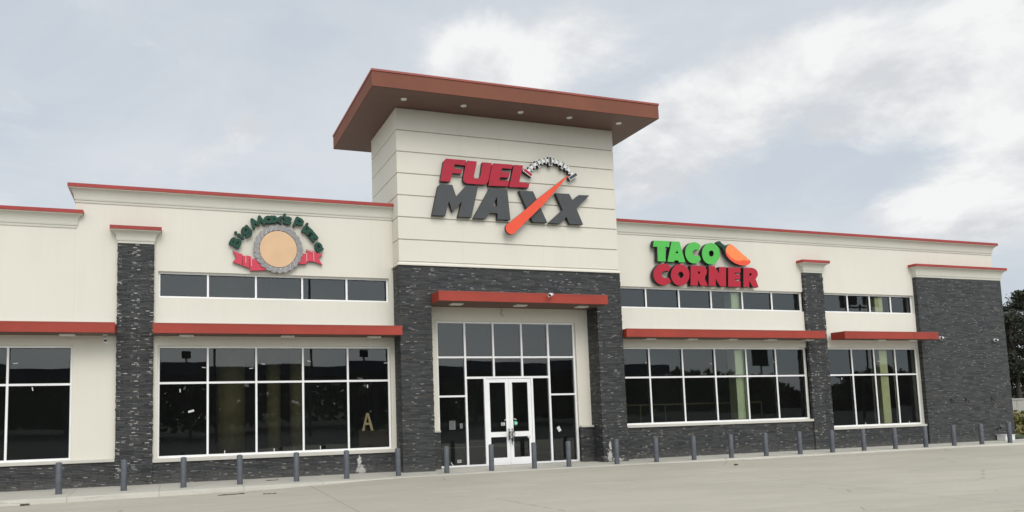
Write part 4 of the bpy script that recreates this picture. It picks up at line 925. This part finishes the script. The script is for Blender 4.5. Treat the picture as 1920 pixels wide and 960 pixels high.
def tree(x, y, h, seed, label, kind='pine'):
    rg = np.random.default_rng(seed); rr = random.Random(seed)
    t = tag(empty('pine_tree' if kind == 'pine' else 'oak_tree', (x, y, -.28)), label, 'tree', 'trees beyond the right end of the building')
    bm = bmesh.new(); top = Vector((x + rr.uniform(-.4, .4), y, h * .93)); base_ = Vector((x, y, -.30)); n = 7; p = base_
    for i in range(n):
        q = base_.lerp(top, (i + 1) / n) + Vector((rr.uniform(-.12, .12), rr.uniform(-.12, .12), 0)); r0 = .20 * (1 - .8 * i / n) * h / 9; r1 = .20 * (1 - .8 * (i + 1) / n) * h / 9
        tube(bm, p, q, r0, r1, 9, cap=False); p = q
    pts = []; lo = .34 if kind == 'pine' else .22
    for k in range(34):
        z = h * rr.uniform(lo, .95); a = rr.uniform(0, 6.28); f = (z / h - lo) / (1 - lo)
        L = h * (.30 if kind == 'pine' else .34) * (math.sin(math.pi * (0.15 + .8 * f)) ** .7) * rr.uniform(.5, 1.1)
        b_ = base_.lerp(top, z / h); e = b_ + Vector((math.cos(a) * L, math.sin(a) * L, L * rr.uniform(.05, .45)))
        tube(bm, b_, e, .05 * h / 9, .012, 5, cap=False)
        for s in range(rr.randint(3, 5)):
            c = b_.lerp(e, rr.uniform(.45, 1.08)); rad = rr.uniform(.35, .8) * h / 9
            m_ = int(110 * (1.0 if kind == 'pine' else 1.4)); d = rg.normal(size=(m_, 3)); d /= np.linalg.norm(d, axis=1)[:, None]; d *= (rg.random((m_, 1)) ** .45) * rad; d[:, 2] *= .62
            pts.append(np.array(c) + d)
    obj('trunk', bm, M['bark'], t, smooth=True)
    P = np.concatenate(pts); S = rg.uniform(.05, .13, len(P)) * h / 9
    quads('crown', P, S, M['leaf'] if kind == 'pine' else M['leaf2'], t, seed)
tree(63.6, 20.5, 8.7, 3, 'dark pine just clear of the right end of the building', 'pine')
tree(66.8, 21.5, 10.4, 4, 'taller open crowned pine at the right edge of the view', 'pine')
tree(64.8, 24.0, 7.2, 5, 'dark round tree behind the two pines', 'oak')
tree(61.5, 25.5, 5.6, 6, 'low dark tree mostly hidden by the building end', 'oak')
tree(70.5, 22.5, 8.8, 8, 'dark tree standing right of the tall pine', 'oak')
# undergrowth behind the wall, and the weeds by the kerb
rg = np.random.default_rng(2); n = 9000; P = np.stack([rg.uniform(56, 90, n), rg.uniform(22, 30, n), rg.random(n) ** .8 * 4.2 - .2], 1); P[:, 2] *= 0.72 + .28 * np.sin(P[:, 0] * 1.1)
o = quads('undergrowth', P, rg.uniform(.12, .3, n), M['leaf2'], None, 9); tag(o, 'dark undergrowth under the trees beyond the pale wall', 'undergrowth', kind='stuff')
n = 2600; P = np.stack([rg.normal(36.2, .9, n), rg.normal(3.2, 1.0, n), np.zeros(n)], 1); P[:, 2] = rg.random(n) * .95 * np.exp(-((P[:, 0] - 36.2) ** 2) / 2) - .03
o = quads('weed_clump', P, rg.uniform(.05, .14, n), M['weed'], None, 10); tag(o, 'yellowish weeds growing at the right end of the sidewalk', 'weeds', kind='stuff')

# ================================================================== ACROSS THE DRIVE (seen mirrored in the shop glass)
r_ = tag(empty('pump_canopy', (8, -45, -.11)), 'wide flat navy edged forecourt canopy across the drive', 'canopy')
bm = bmesh.new(); box(bm, -34, 45, -52, -38, 4.35, 5.2); obj('roof_deck', bm, M['blue'], r_)
bm = bmesh.new(); box(bm, -33.95, 44.95, -51.95, -38.05, 4.34, 4.348); obj('soffit', bm, M['black'], r_)
for x in range(-30, 44, 12):
    for y in (-41.5, -48.5):
        bm = bmesh.new(); box(bm, x - .2, x + .2, y - .2, y + .2, -.11, 4.34); obj('column', bm, M['bollard'], r_)
def light_pole(x, y, h, label, heads=1, hs=.28):
    r_ = tag(empty('light_pole', (x, y, -.11)), label, 'light pole', 'floodlight poles across the drive')
    bm = bmesh.new(); tube(bm, (x, y, -.11), (x, y, h), .09, .06, 12); obj('pole', bm, M['black'], r_)
    for k in range(heads):
        dx = (k - (heads - 1) / 2) * hs * 3.2
        bm = bmesh.new(); box(bm, x + dx - hs, x + dx + hs, y - .1, y + .12, h - hs * .1, h + hs * 1.7); bevel(bm, .03, 1); box(bm, x + dx - .04, x + dx + .04, y - .03, y + .03, h - hs * .4, h - hs * .1)
        obj('head', bm, M['black'], r_)
    if heads > 1:
        bm = bmesh.new(); box(bm, x - hs * 1.8, x + hs * 1.8, y - .04, y + .04, h - hs * .5, h - hs * .3); obj('cross_arm', bm, M['black'], r_)
light_pole(2.72, -30, 5.0, 'floodlight pole across the drive, opposite the left end of the shop')
light_pole(14.5, -30, 5.0, 'floodlight pole across the drive, opposite the tower corner')
light_pole(9.75, -25, 11.5, 'tallest floodlight pole across the drive', 2, .35)
light_pole(4.2, -25, 7.6, 'mid height floodlight pole across the drive, beside the tallest', 1, .3)
light_pole(48.3, -30, 4.6, 'large headed floodlight pole opposite the right windows', 1, .75)
light_pole(59.6, -30, 9.7, 'tall twin floodlight pole opposite the right end of the shop', 2, .7)
hx_ = [-130, -8, 0, 28, 73, 77, 85, 89, 93, 95, 99.5, 104, 109, 118, 190]; hz_ = [5, 5.1, 5.9, 5.6, 5.6, 5.2, 4.3, 5.0, 2.6, 1.5, 1.4, 3.2, 5.6, 5.2, 6]
n = 60000; X = rg.uniform(-130, 190, n); H = np.interp(X, hx_, hz_) * (1 + .13 * np.sin(X * 1.7) + .08 * np.sin(X * 4.1)); P = np.stack([X, -70 - rg.random(n) * 5, H * rg.random(n) ** .75 - .2], 1)
keep = (rg.random(n) > .52) | (X < -3) | (X > 29); P = P[keep]; n = len(P)
tag(quads('woods', P, rg.uniform(.4, .95, n), M['leaf2'], None, 12), 'dark far off woods beyond the forecourt', 'woods', kind='stuff')
